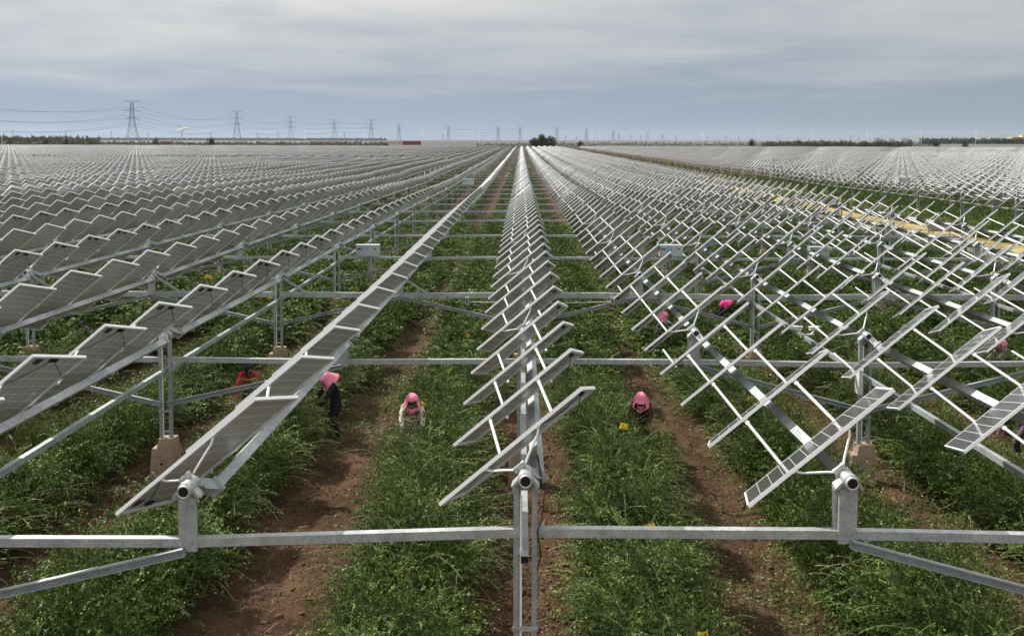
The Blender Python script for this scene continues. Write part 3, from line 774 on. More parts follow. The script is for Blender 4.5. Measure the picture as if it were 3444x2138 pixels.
# clods on the dug soil, litter of cut shoots in the tracks
def clods():
    R = np.random.RandomState(11)
    t = (1+5**.5)/2; ico = unit(np.array([(-1, t, 0), (1, t, 0), (-1, -t, 0), (1, -t, 0), (0, -1, t), (0, 1, t), (0, -1, -t), (0, 1, -t), (t, 0, -1), (t, 0, 1), (-t, 0, -1), (-t, 0, 1)], float))
    fc = np.array([(0, 11, 5), (0, 5, 1), (0, 1, 7), (0, 7, 10), (0, 10, 11), (1, 5, 9), (5, 11, 4), (11, 10, 2), (10, 7, 6), (7, 1, 8), (3, 9, 4), (3, 4, 2), (3, 2, 6), (3, 6, 8), (3, 8, 9), (4, 9, 5), (2, 4, 11), (6, 2, 10), (8, 6, 7), (9, 8, 1)])
    Xs = []; Ys = []
    for k in range(-8, 9):
        n = 5200 if k == 0 else (2200 if k % 2 == 0 else 1500)
        Ys.append(7+(R.rand(n)**1.5)*36); Xs.append(rowx(k)+R.normal(0, .45 if k % 2 == 0 else .7, n))
    X = np.concatenate(Xs); Y = np.concatenate(Ys); Z = soil_h(X, Y); n = len(X)
    r = np.exp(R.normal(-3.95, .45, n)); r = np.clip(r, .008, .07)
    V = ico[None]*(1+R.normal(0, .20, (n, 12, 1)))*r[:, None, None]*R.uniform(.6, 1.3, (n, 1, 3))*[1, 1, .75]+np.stack([X, Y, Z+r*.25], -1)[:, None]
    F = (fc[None]+np.arange(n)[:, None, None]*12).reshape(-1, 3)
    tag(obj('soil_clods', np_mesh('soil_clods', V.reshape(-1, 3), F, [M['clod']], tri=True)), 'crumbly brown clods scattered on the dug soil', 'clods', None, 'stuff')
    # litter
    Xs = []; Ys = []
    for k in range(-7, 8):
        m = 520; cx = rowx(k)+R.choice([-1, 1], m)*R.uniform(.1, 1.35, m); cy = 8+(R.rand(m)**1.2)*45
        q = 70
        Xs.append((cx[:, None]+R.normal(0, .20, (m, q))).ravel()); Ys.append((cy[:, None]+R.normal(0, .28, (m, q))).ravel())
    X = np.concatenate(Xs); Y = np.concatenate(Ys); keep = R.rand(len(X)) < np.where(np.abs(X) < .8, .12, 1.0)*np.clip((vnoise(X*.35+9, Y*.3)-.3)*3, .05, 1); X = X[keep]; Y = Y[keep]; n = len(X)
    Z = soil_h(X, Y)+R.uniform(.01, .09, n); D = unit(R.normal(0, 1, (n, 3))*[1, 1, .35]); Up = unit(np.array([0, 0, 1.])+R.normal(0, .4, (n, 3))); l = R.uniform(.04, .09, n)
    V, Q = leaf_quads(np.stack([X, Y, Z], -1), D, Up, l, l*.17)
    m = 2600; Y = 7+(R.rand(m)**1.3)*34; X = R.uniform(-1, 1, m)*(Y*.6); Z = soil_h(X, Y)+.02; a = R.uniform(0, 6.28, m); d = np.stack([np.cos(a), np.sin(a), R.normal(.05, .15, m)], -1)*R.uniform(.08, .3, m)[:, None]; P = np.stack([X, Y, Z], -1); s = unit(np.cross(d, [0, 0, 1.]))*.003
    V2 = np.stack([P-s, P+s, P+d+s*.5, P+d-s*.5], 1).reshape(-1, 3)
    tag(obj('cut_shoots', np_mesh('cut_shoots', np.concatenate([V, V2]), np.concatenate([Q, np.arange(m*4).reshape(m, 4)+len(V)]), [M['litter'], M['twig']], np.concatenate([np.zeros(n), np.ones(m)]))), 'trampled shoots and dry twigs strewn over the tracks', 'litter', None, 'stuff')
clods()
# ------------------------------------------------------------------ equipment on the rows
def cabinet(px, py, Y, w, h, lab, sticker=True, two=True):
    c = at(px, py, Y); r = empty('inverter_cabinet', (c.x, c.y, c.z-h/2)); tag(r, lab, 'inverter cabinet', 'inverter cabinets on the leg frames')
    b = MB(); b.box(-w/2, w/2, -.16, .16, 0, h); b.box(-w/2-.015, w/2+.015, -.18, .17, h+.0005, h+.015); obj('housing', b.mesh('housing', [M['cabinet']]), r)
    d = MB()
    xs = -w*.20
    d.box(-w/2+.015, xs-.006, -.170, -.1605, .02, h-.02); d.box(xs+.006, w/2-.015, -.170, -.1605, .02, h-.02); obj('door', d.mesh('door', [M['cabinet']]), r)
    v = MB(); v.box(-w*.42, -w*.27, -.176, -.1705, h*.62, h*.76); v.box(w*.27, w*.38, -.176, -.1705, h*.66, h*.75); obj('vent', v.mesh('vent', [M['black']]), r)
    if sticker:
        s = MB(); s.box(-w*.19, w*.02, -.175, -.1705, h*.55, h*.86)
        for q in range(3): s.box(-w*.16, -w*.01-.03*(q % 2), -.177, -.1752, h*(.61+.08*q), h*(.635+.08*q), 1)
        obj('label_plate', s.mesh('label_plate', [M['blue'], M['white']]), r)
    k = MB(); k.bar((-w*.1, .165, .05), (-w*.1, .30, .05), .04, .04); k.bar((w*.1, .165, h-.08), (w*.1, .30, h-.08), .04, .04)
    k.tube([(0, .05, -.001), (0, .05, -.35), (.05, .12, -.9)], .03, 8); obj('mounting', k.mesh('mounting', [M['galv_old']]), r)
cabinet(1238, 842, 31.2, .84, .40, 'pale grey inverter cabinet with blue label, left of the nearest centre corridor')
cabinet(1576, 612, 62, .78, .40, 'small distant grey cabinet with blue label, far up the left corridor')
cabinet(2255, 843, 31.4, .84, .40, 'grey cabinet with blue label, half hidden behind panels right of centre')
cabinet(2752, 848, 31.4, .70, .38, 'plain grey cabinet on the right, behind crossing panels before the road', False)
cabinet(3040, 606, 66, .9, .35, 'tiny pale cabinet beyond the road on the right', False)
def pale_box():
    c = at(2888, 1278, 16.1); r = empty('control_box', (c.x, c.y, c.z-.25)); tag(r, 'slim white control box fixed to the leg frame on the right', 'control box')
    b = MB(); b.box(-.035, .035, -.11, .11, 0, .46); b.box(-.042, .042, -.12, .12, .4605, .475); obj('housing', b.mesh('housing', [M['white']]), r)
    k = MB(); k.box(.0355, .085, -.03, .03, .1, .14); k.tube([(0, -.02, -.0005), (.01, -.02, -.3)], .012, 6); obj('bracket', k.mesh('bracket', [M['galv_old']]), r)
pale_box()
for (px, py, sg, lb) in ((2680, 1097, -1, 'left of the two white cameras clamped on a drive rod'), (2740, 1098, 1, 'right of the two white cameras clamped on a drive rod')):
    c = at(px, py+6, 19.9); r = empty('security_camera', c); r.rotation_euler = (0, 0, sg*.25); tag(r, lb, 'camera', 'white cameras on the drive rod')
    b = MB(); b.lathe((-.13, 0, 0), (1, 0, -.12), [(0, .0), (.001, .042), (.24, .042), (.241, 0)], 14); b.box(-.15, .13, -.055, .055, .034, .046); obj('body', b.mesh('body', [M['white']]), r)
    k = MB(); k.bar((0, 0, -.05), (-sg*.09, 0, -.13), .025, .025); k.bar((-sg*.02, 0, -.135), (-sg*.20, 0, -.14), .05, .03); obj('arm', k.mesh('arm', [M['white']]), r)
    l = MB(); l.lathe((.104, 0, -.029), (1, 0, -.12), [(0, .038), (.006, .036), (.0065, 0)], 14); obj('lens', l.mesh('lens', [M['black']]), r)
def clamp_box(px, py, lb):
    c = at(px, py, 23.8); r = empty('junction_bracket', c); tag(r, lb, 'bracket', 'small grey boxes under the third crossbeam')
    b = MB(); b.box(-.055, .055, -.04, .04, -.10, .10); obj('plate', b.mesh('plate', [M['galv']]), r)
    k = MB(); k.box(-.02, .02, -.05, -.0405, -.05, -.01); k.box(-.02, .02, -.05, -.0405, .01, .05); obj('socket', k.mesh('socket', [M['black']]), r)
clamp_box(1571, 1010, 'small grey bracket hanging under the third crossbeam, left of the centre row')
clamp_box(2060, 1010, 'small grey bracket hanging under the third crossbeam, right of the centre row')
b = MB(); A = at(1580, 1015, 23.75); B = at(2055, 1015, 23.75); b.tube([A, A.lerp(B, .3)-Vector((0, 0, .03)), A.lerp(B, .6)-Vector((0, 0, .035)), B], .012, 6)
tag(obj('guy_rope', b.mesh('guy_rope', [M['strut']])), 'pale rope stretched under the third crossbeam behind the centre row', 'rope')
# yellow sticky insect cards
TR = [(96, 1503, .75, .16, 'lying in the leaves at the far left'), (701, 928, 1.0, .22, 'folded card left, under the third row of panels'), (1163, 842, 1.1, .16, 'beside the grey cabinet left of centre'),
      (907, 1000, 1.3, .15, 'fixed to a leg frame behind the second row left'), (2187, 1773, .95, .16, 'just behind the front crossbeam, right of the centre row'), (2878, 1622, 1.0, .19, 'beside the near bearing at the right'),
      (2532, 1345, .95, .22, 'large card in the leaves right of the pink-hatted pickers'), (2366, 2136, .9, .15, 'at the bottom edge of the picture'), (2098, 1432, 1.0, .17, 'next to the picker in dark brown'),
      (1573, 1128, .9, .15, 'in the strip left of the centre row, upper'), (1508, 1245, .9, .12, 'small card under the second crossbeam'), (2727, 936, 1.2, .2, 'hanging among the panels on the right'), (3010, 855, 1.0, .2, 'near the road edge on the right'),
      (1875, 820, 1.0, .2, 'in the strip right of the centre row, far'), (1912, 905, .6, .24, 'pale yellow leaves tag right of the centre row, middle'), (1912, 938, .5, .24, 'lower yellow tag right of the centre row'), (1425, 1359, .9, .13, 'behind the picker in the cream coat'),
      (1640, 905, .8, .14, 'tiny card left of the centre row, distant'), (3380, 1003, 1.1, .2, 'under the panels at the right edge'), (700, 1010, 1.0, .1, 'lower small card under the third row left')]
for i, (px, py, h, s, lb) in enumerate(TR):
    Y = 8.
    for _ in range(400):
        p = at(px, py, Y)
        if p.z <= float(ground_z(p.x, p.y))+h: break
        Y += .1
    r = empty('sticky_card', p); r.rotation_euler = (random.uniform(-.35, .2), random.uniform(-.25, .25), random.uniform(-.7, .7))
    tag(r, 'yellow insect card '+lb, 'insect card', 'yellow insect cards in the bushes')
    b = MB(); n = 5
    vs = []; fs = []
    for a in range(n):
        for c_ in range(2):
            t = a/(n-1); vs.append(((t-.5)*s, -.03*math.sin(t*3.1)+.012*c_, (-.65+1.3*c_)*s*.5+.0))
    vs2 = [(x, y+.003, z) for x, y, z in vs]
    for a in range(n-1): fs.append((a*2, a*2+2, a*2+3, a*2+1)); fs.append((a*2+2*n, a*2+1+2*n, a*2+3+2*n, a*2+2+2*n))
    for a in range(n-1): fs.append((a*2, a*2+2*n, a*2+2+2*n, a*2+2)); fs.append((a*2+1, a*2+3, a*2+3+2*n, a*2+1+2*n))
    fs.append((0, 1, 1+2*n, 2*n)); fs.append((2*n-2, 4*n-2, 4*n-1, 2*n-1))
    b.add(vs+vs2, fs); obj('card', b.mesh('card', [M['yellow']]), r)
    k = MB()
    for q in range(9):
        x = random.uniform(-.36, .36)*s; z = random.uniform(-.22, .22)*s; k.box(x-.009, x+.009, -.036, -.032, z-.006, z+.006)
    obj('speckle', k.mesh('speckle', [M['ink']]), r)
    k = MB(); k.tube([(0, .01, .3*s), (.01, .015, .3*s+.09)], .002, 4); k.tube([(0, .006, -.3*s), (0, .01, -h*.8)], .004, 5); obj('stake', k.mesh('stake', [M['twig']]), r)
# board on legs and the cabinet beside the road
c = on_ground(3165, 806); r = empty('tilted_board', c); tag(r, 'brown tilted board on metal legs beside the service road', 'board')
b = MB(); b.bar((-.95, 0, .95), (.95, 0, .95), 1.1, .05, (0, -.55, .83)); obj('board_panel', b.mesh('board_panel', [simple('brown_board', (.085, .06, .045), .6)]), r)
for x in (-.75, .75):
    for y in (-.35, .35):
        k = MB(); k.bar((x, y, -.1), (x, y, .9+y*.5), .05, .05); obj('leg', k.mesh('leg', [M['galv_old']]), r)
k = MB(); k.bar((-.75, -.35, .35), (.75, -.35, .35), .04, .04); obj('crossbar', k.mesh('crossbar', [M['galv_old']]), r)
for (px, py, col, lb) in ((3160, 868, (.13, .11, .095), 'dark brown roadside utility box'), (3204, 866, (.36, .33, .31), 'grey roadside utility box beside the brown one')):
    c = on_ground(px, py); r = empty('utility_box', c); tag(r, lb, 'utility box')
    mm = simple('box_paint', col, .6); b = MB(); b.box(-.3, .3, -.2, .2, .06, 1.05); b.box(-.34, .34, -.24, .24, 1.0505, 1.1); obj('housing', b.mesh('housing', [mm]), r)
    b = MB(); b.box(-.27, .27, -.212, -.2005, .12, .98); b.box(.18, .21, -.235, -.2125, .5, .62); obj('door', b.mesh('door', [mm]), r)
    b = MB(); b.box(-.33, .33, -.23, .23, -.2, .0595); obj('plinth', b.mesh('plinth', [M['concrete_pale']]), r)

# ------------------------------------------------------------------ people
M['skin'] = simple('skin', (.30, .16, .10), .6)
M['skin_dark'] = simple('sunburnt_skin', (.20, .085, .05), .6)
M['glove'] = simple('orange_glove', (.50, .14, .06), .8); M['teal'] = simple('teal_cuff', (.03, .13, .15), .8)
M['pink'] = simple('pink_cloth', (.95, .27, .42), .85, 0, 9., .12); M['hotpink'] = simple('hot_pink_cloth', (.86, .05, .26), .8, 0, 9., .10)
M['blackc'] = simple('black_cloth', (.010, .010, .014), .9); M['navy'] = simple('navy_cloth', (.018, .022, .048), .9); M['brown'] = simple('dark_brown_cloth', (.045, .016, .014), .9, 0, 6., .4)
M['red'] = simple('red_cloth', (.44, .008, .03), .8, 0, 8., .12); M['greyc'] = simple('grey_cloth', (.16, .15, .17), .9); M['jeans'] = simple('blue_jeans', (.03, .045, .09), .9, 0, 10., .25)
M['mauve'] = simple('mauve_cloth', (.16, .09, .13), .9, 0, 8., .2); M['reflect'] = simple('silver_band', (.62, .64, .64), .5); M['shoe'] = simple('dark_shoe', (.03, .025, .02), .8); M['mask'] = simple('dark_mask', (.02, .012, .016), .9)
def blotch_mat(name, a, c_, sc, thr):
    m, nt, b = new_mat(name); tc = N(nt, 'ShaderNodeTexCoord'); v = N(nt, 'ShaderNodeTexNoise'); v.inputs['Scale'].default_value = sc; v.inputs['Detail'].default_value = 3
    nt.links.new(tc.outputs['Object'], v.inputs['Vector']); r = N(nt, 'ShaderNodeValToRGB'); r.color_ramp.interpolation = 'CONSTANT'; e = r.color_ramp.elements
    e[0].color = (*c_, 1); e[1].position = thr; e[1].color = (*a, 1); nt.links.new(v.outputs['Fac'], r.inputs['Fac']); nt.links.new(r.outputs['Color'], b.inputs['Base Color']); b.inputs['Roughness'].default_value = .9; return m
M['cream'] = blotch_mat('cream_floral_cloth', (.56, .52, .42), (.10, .10, .06), 13., .44)
M['camo'] = blotch_mat('camouflage_cloth', (.42, .45, .40), (.06, .07, .07), 9., .5)
def seg_dist(P, a, b_):
    a = np.array(a); b_ = np.array(b_); ab = b_-a; t = np.clip(((P-a)@ab)/max(1e-9, ab@ab), 0, 1); return np.linalg.norm(P-(a+t[:, None]*ab), axis=1)
def person(px, py, h, face, lean, label, top, legs, cover, arms=((.35, .55), (.35, .55)), head_tilt=None, sc=1., gl='skin_dark', knee=0., skin='skin', Yfix=None, bands=False, turn=0.):
    """px,py: top of the head in the photograph's pixels; h: its height above the ground; face: heading in degrees, 0 = towards the camera"""
    sc *= .92
    a = rad(lean); ht = rad(head_tilt if head_tilt is not None else lean+15)
    fw = np.array([0, -1., 0]); up = np.array([0, 0, 1.]); sd = np.array([1., 0, 0])
    pel = np.array([0, .10*math.sin(a)*2, .86-knee*.25]); sp = up*math.cos(a)+fw*math.sin(a)
    waist = pel+sp*.14; chest = pel+sp*.34; neck = pel+sp*.50; hd = up*math.cos(ht)+fw*math.sin(ht)
    skull = neck+hd*.13+fw*.01; crown = neck+hd*.235
    h = float((crown+hd*.07)[2])*sc-.02; Y = 9.
    while Y < 60:
        p = at(px, py, Y)
        if p.z <= float(ground_z(p.x, p.y))+h: break
        Y += .02
    V = []; E = []; Rr = []; seg = []
    def v(p_, r): V.append(tuple(p_)); Rr.append(r if isinstance(r, tuple) else (r, r)); return len(V)-1
    def e(i, j, kind): E.append((i, j)); seg.append((V[i], V[j], kind))
    i0 = v(pel, (.17, .14)); i1 = v(waist, (.155, .13)); i2 = v(chest, (.18, .14)); i3 = v(neck, (.062, .062)); i4 = v(neck+hd*.06, (.055, .058)); i5 = v(skull, (.082, .095)); i6 = v(crown, (.055, .06))
    e(i0, i1, 'top'); e(i1, i2, 'top'); e(i2, i3, 'top'); e(i3, i4, 'skin'); e(i4, i5, 'skin'); e(i5, i6, 'skin')
    wr = []
    for s_, (fwd, drop) in zip((-1, 1), arms):
        sh = chest+sp*.10+sd*s_*.19; el = sh+up*(-.26+.12*fwd)+fw*(.10+.20*fwd)+sd*s_*.05; w_ = el+fw*(.08+.26*fwd)+up*(-.22+.22*(1-drop)*fwd)-sd*s_*.04
        a0 = v(sh, .078); a1 = v(el, .064); a2 = v(w_, .046); e(i2, a0, 'top'); e(a0, a1, 'top'); e(a1, a2, 'top'); wr.append((w_, w_-el))
    for s_ in (-1, 1):
        hp = pel+sd*s_*.10-up*.05; kn = np.array([s_*.12, -.06*(1+2*knee)-.02*s_, .46-.04*knee]); an = np.array([s_*.13, .04+.03*s_, .09]); to = an+fw*.16-up*.045
        b0 = v(hp, .112); b1 = v(kn, .084); b2 = v(an, .060); b3 = v(to, .035); e(i0, b0, 'legs'); e(b0, b1, 'legs'); e(b1, b2, 'legs'); e(b2, b3, 'shoe')
    me = bpy.data.meshes.new('skel'); me.from_pydata(V, E, []); o = bpy.data.objects.new('skel', me); COL.objects.link(o)
    o.modifiers.new('s', 'SKIN'); sv = me.skin_vertices[0].data
    for q, r_ in enumerate(Rr): sv[q].radius = r_; sv[q].use_root = (q == 0)
    sub = o.modifiers.new('u', 'SUBSURF'); sub.levels = 2; sub.render_levels = 2
    dg = bpy.context.evaluated_depsgraph_get(); ev = o.evaluated_get(dg); bm_ = bpy.data.meshes.new_from_object(ev); bm_.name = 'person_body'
    bpy.data.objects.remove(o)
    mats = [M[top], M[legs], M[skin], M['shoe'], M['mask']]; bm_.materials.clear()
    n = len(bm_.polygons); C = np.zeros(n*3); bm_.polygons.foreach_get('center', C); C = C.reshape(-1, 3)
    D = np.stack([seg_dist(C, s0, s1) for (s0, s1, _) in seg], 1); kk = [dict(top=0, legs=1, skin=2, shoe=3)[s_[2]] for s_ in seg]
    mi = np.array(kk)[D.argmin(1)]
    fc_ = C-skull; frontal = fc_@(fw*math.cos(ht)-up*math.sin(ht)); alongh = fc_@hd
    if cover in ('hood', 'hat'): mi[(mi == 2) & (frontal > .03) & (alongh < .0)] = 4
    # features: nose, ears, eyes in the same mesh
    fb = MB(); fd = Vector(fw*math.cos(ht)-up*math.sin(ht)); hv = Vector(hd); sk = Vector(skull); sdv = Vector(sd)
    fb.bar(sk+fd*.088+hv*.012, sk+fd*.112-hv*.022, .024, .02, hv, 2)
    for s_ in (-1, 1):
        fb.lathe(sk+fd*.084+sdv*(s_*.034)+hv*.02, fd, [(0, .013), (.006, .010), (.009, 0)], 8, 3); fb.bar(sk+sdv*(s_*.086)+hv*.03, sk+sdv*(s_*.094)-hv*.03, .018, .03, fd, 2)
    fb.bar(sk+fd*.092-hv*.048-sdv*.02, sk+fd*.092-hv*.048+sdv*.02, .008, .01, hv, 3)
    import bmesh
    bm = bmesh.new(); bm.from_mesh(bm_); bm.faces.ensure_lookup_table()
    for q, f in enumerate(bm.faces): f.material_index = int(mi[q]); f.smooth = True
    vs = [bm.verts.new(x) for x in fb.v]
    for f, m_ in zip(fb.f, fb.m):
        try: nf = bm.faces.new([vs[q] for q in f]); nf.material_index = m_
        except ValueError: pass
    bm.to_mesh(bm_); bm.free()
    for m_ in mats: bm_.materials.append(m_)
    r = obj('person', bm_); r.rotation_euler = (0, 0, rad(face)); r.scale = (sc, sc, sc)
    top_l = Vector(crown)+hv*.07
    off = Matrix.Rotation(rad(face), 3, 'Z') @ (top_l*sc); r.location = (p.x-off.x, p.y-off.y, p.z-off.z)
    gz = float(ground_z(r.location.x, r.location.y))
    r.location.z = gz-.02
    tag(r, label, 'person', 'people picking among the bushes')
    # hands
    for w_, d_ in wr:
        b = MB(); w_ = Vector(w_); d_ = Vector(d_).normalized(); s1 = d_.cross(Vector((0, 0, 1))).normalized() if abs(d_.z) < .98 else Vector((1, 0, 0)); n1_ = s1.cross(d_)
        b.tube([w_-d_*.01, w_+d_*.03, w_+d_*.08], [.026, .036, .034], 8, r2=0)
        for q, (o_, ln) in enumerate(((-.028, .058), (-.010, .070), (.009, .066), (.027, .052))):
            p0 = w_+d_*.075+s1*o_; b.tube([p0, p0+d_*ln*.5-n1_*.008, p0+d_*ln*.85-n1_*.028, p0+d_*ln*.95-n1_*.045], [.010, .009, .008, .006], 6, r2=0)
        p0 = w_+d_*.02+s1*.03; b.tube([p0, p0+s1*.022+d_*.025-n1_*.01, p0+s1*.024+d_*.055-n1_*.02], [.012, .010, .007], 6, r2=0)
        obj('hand', b.mesh('hand', [M[gl]], True), r)
    if bands:
        b = MB(); cf = Vector(chest); sv_ = Vector(sp); nrm = Vector(fw*math.cos(a)-up*math.sin(a))
        for s_ in (-1, 1): b.bar(cf+nrm*.128+sdv*(s_*.03)+sv_*.02, cf+nrm*.105+sdv*(s_*.13)+sv_*.035, .012, .045, sv_)
        obj('reflective_band', b.mesh('reflective_band', [M['reflect']]), r)
    # head cover
    RR = np.random.RandomState(int(px)); X = np.array([1., 0, 0]); Fd = np.array(fd); H = np.array(hd); c0 = skull+H*.02
    if cover in ('hood', 'hood2', 'hat', 'drape'):
        nu, nv = 40, 16; vs = []; 
        for i_ in range(nv+1):
            t = i_/nv
            for j_ in range(nu):
                ph = 2*math.pi*j_/nu; cf_ = math.cos(ph); sf = math.sin(ph)     # ph 0 = face side
                if t < .55: al = t/.55*math.pi/2*1.02; rr = .128*math.sin(al)**.85; zz = .112*math.cos(al)
                else:
                    u_ = (t-.55)/.45; rr = .128+.055*u_*(1 if cover != 'hat' else 1.0); zz = -.19*u_
                rx = rr*1.02; ry = rr*1.12
                if cover == 'hat' and t > .42 and cf_ > -.2: q_ = min(1, (t-.42)/.2); rr2 = 1+.35*q_*max(0, cf_+.2); ry *= rr2; rx *= 1+.1*q_
                if cover == 'drape' and t > .5: ry *= 1+.9*(t-.5)*max(0, -cf_)*2; zz -= .10*(t-.5)*max(0, -cf_)
                fold = 1+.085*math.sin(ph*6+i_*.5)*min(1, t*1.3)+.05*math.sin(ph*13+px)*t+RR.normal(0, .016)
                back = .06*max(0, -cf_)*max(0, t-.55)
                vs.append(tuple(c0+X*(sf*rx*fold)+Fd*(cf_*ry*fold-back)+H*(zz-(.10*max(0, -cf_)*max(0, t-.6)))))
        fs = []
        for i_ in range(nv):
            t = (i_+.5)/nv
            for j_ in range(nu):
                ph = 2*math.pi*(j_+.5)/nu; dphi = abs((ph+math.pi) % (2*math.pi)-math.pi)
                if cover != 'drape' and dphi < .72 and (.46 if cover != 'hat' else .60) < t < .93: continue
                if cover == 'drape' and dphi < .9 and t > .55: continue
                k_ = (j_+1) % nu; fs.append((i_*nu+j_, i_*nu+k_, (i_+1)*nu+k_, (i_+1)*nu+j_))
        b = MB(); b.add(vs, fs)
        kc = Vector(c0)-hv*.20+fd*.13
        b.tube([kc+hv*.03+sdv*.09-fd*.05, kc+sdv*.05, kc, kc-sdv*.05, kc+hv*.03-sdv*.09-fd*.05], [.02, .028, .032, .028, .02], 8, r2=0)
        b.tube([kc, kc-hv*.06+fd*.02-sdv*.02, kc-hv*.15+fd*.01-sdv*.04], [.026, .034, .012], 8, r2=0); b.tube([kc, kc-hv*.05+fd*.02+sdv*.03, kc-hv*.12+fd*.01+sdv*.05], [.022, .028, .01], 8, r2=0)
        nm = 'headscarf'
        o = obj(nm, b.mesh(nm, [M['hotpink' if cover == 'drape' else 'pink']], True), r); md = o.modifiers.new('thick', 'SOLIDIFY'); md.thickness = .006
    else:
        b = MB(); b.lathe(Vector(c0)-hv*.0, H, [(0, .106), (.03, .108), (.07, .098), (.10, .07), (.117, .03), (.12, 0)], 20)
        b.bar(Vector(c0)+fd*.08+hv*.01, Vector(c0)+fd*.17-hv*.012, .15, .012, hv); obj('cap', b.mesh('cap', [M['blackc']], True), r)
        b = MB(); b.lathe(Vector(c0)-hv*.05, H, [(0, .085), (.02, .1), (.05, .103)], 18); obj('hair', b.mesh('hair', [M['blackc']], True), r)
    return r
person(1386, 1322, 1.50, 8, 12, 'picker in pink headscarf and cream patterned coat standing in the bushes', 'cream', 'greyc', 'hood', ((.8, .6), (.8, .6)), 22)
person(1078, 1256, 1.46, -62, 18, 'picker dressed all in black with a pink headscarf, bending to the left', 'blackc', 'blackc', 'hood2', ((.35, .9), (.35, .9)), 46, 1.05)
person(2155, 1320, 1.48, -12, 22, 'picker in dark brown jacket and pink brimmed scarf looking down', 'brown', 'blackc', 'hat', ((.2, 1.), (.6, .7)), 26, .94)
person(2240, 1046, 1.62, 70, 16, 'picker in camouflage jacket and pink headscarf behind the panels', 'camo', 'jeans', 'hood2', ((.9, .4), (.9, .4)), 26)
person(2420, 1016, 1.40, -100, 48, 'bent picker with a bright hot-pink scarf draped over the back', 'blackc', 'blackc', 'drape', ((.7, .9), (.7, .9)), 62)
person(3338, 1152, 1.52, -70, 34, 'picker in grey shirt and dark trousers under a pink scarf, at the right', 'greyc', 'navy', 'drape2' if False else 'hood2', ((.6, .9), (.6, .9)), 70)
person(833, 1228, 1.46, 12, 28, 'worker in red jacket with silver bands bending under the crossbeam', 'red', 'navy', 'cap', ((.5, .6), (1., .3)), 42, skin='skin_dark', bands=True)
person(541, 1098, 1.62, 60, 30, 'worker in red sleeves and teal cuffs behind the leg frame at the left', 'red', 'navy', 'cap', ((.9, .35), (.3, .9)), 45, gl='teal')
person(266, 1080, 1.42, -80, 40, 'dark-capped worker in navy jacket bending among the bushes at far left', 'navy', 'navy', 'cap', ((.5, .9), (.5, .9)), 40, skin='skin_dark')
person(3400, 1372, 1.22, -60, 55, 'picker in mauve shirt almost hidden under the panels at the right edge', 'mauve', 'navy', 'cap', ((.5, .9), (.5, .9)), 60)

for (px, py, Y, lb) in ((1392, 1450, 16.2, 'leafy bush in front of the picker in the cream coat'), (2168, 1470, 16.4, 'leafy bush in front of the picker in dark brown'), (2085, 1470, 16.8, 'leafy bush left of the picker in dark brown'), (835, 1340, 18.2, 'leafy bush in front of the worker in red with silver bands')):
    c = at(px, py, Y); g = float(ground_z(c.x, c.y)); r = empty('goji_bush', (c.x, Y, g-.05)); r.rotation_euler = (0, 0, random.uniform(0, 6)); tag(r, lb, 'bush', 'bushes in front of the pickers')
    o = obj('foliage', NEARB[int(px) % 6], r); o.scale = (.68, .68, .72)
# ------------------------------------------------------------------ far things
def lamp(px, py_top, Y, i):
    t = at(px, py_top, Y); g = float(ground_z(t.x, t.y)); h = t.z-g; r = empty('street_lamp', (t.x, t.y, g)); tag(r, 'tall white street lamp on the horizon, '+ordn(i)+' from the left', 'street lamp', 'street lamps along the far road')
    b = MB(); b.tube([(0, 0, -.3), (0, 0, h-.9)], .17, 8, r2=.09); obj('pole', b.mesh('pole', [M['white']], True), r)
    b = MB(); b.tube([(0, 0, h-.95), (-.25, 0, h-.3), (-.9, 0, h-.03), (-1.6, 0, h)], .08, 6); obj('arm', b.mesh('arm', [M['white']], True), r)
    b = MB(); b.box(-2.5, -1.6, -.16, .16, h-.06, h+.08); obj('lamp_head', b.mesh('lamp_head', [M['cabinet']]), r)
for i, (px, py) in enumerate(((5, 424), (214, 425), (420, 429), (627, 431), (828, 433), (1025, 435), (1224, 438), (1420, 438), (1612, 440), (1992, 441), (2180, 441), (2364, 441), (2551, 440), (2735, 440), (2917, 438), (3099, 437), (3283, 436))):
    lamp(px, py, 580, i+1)
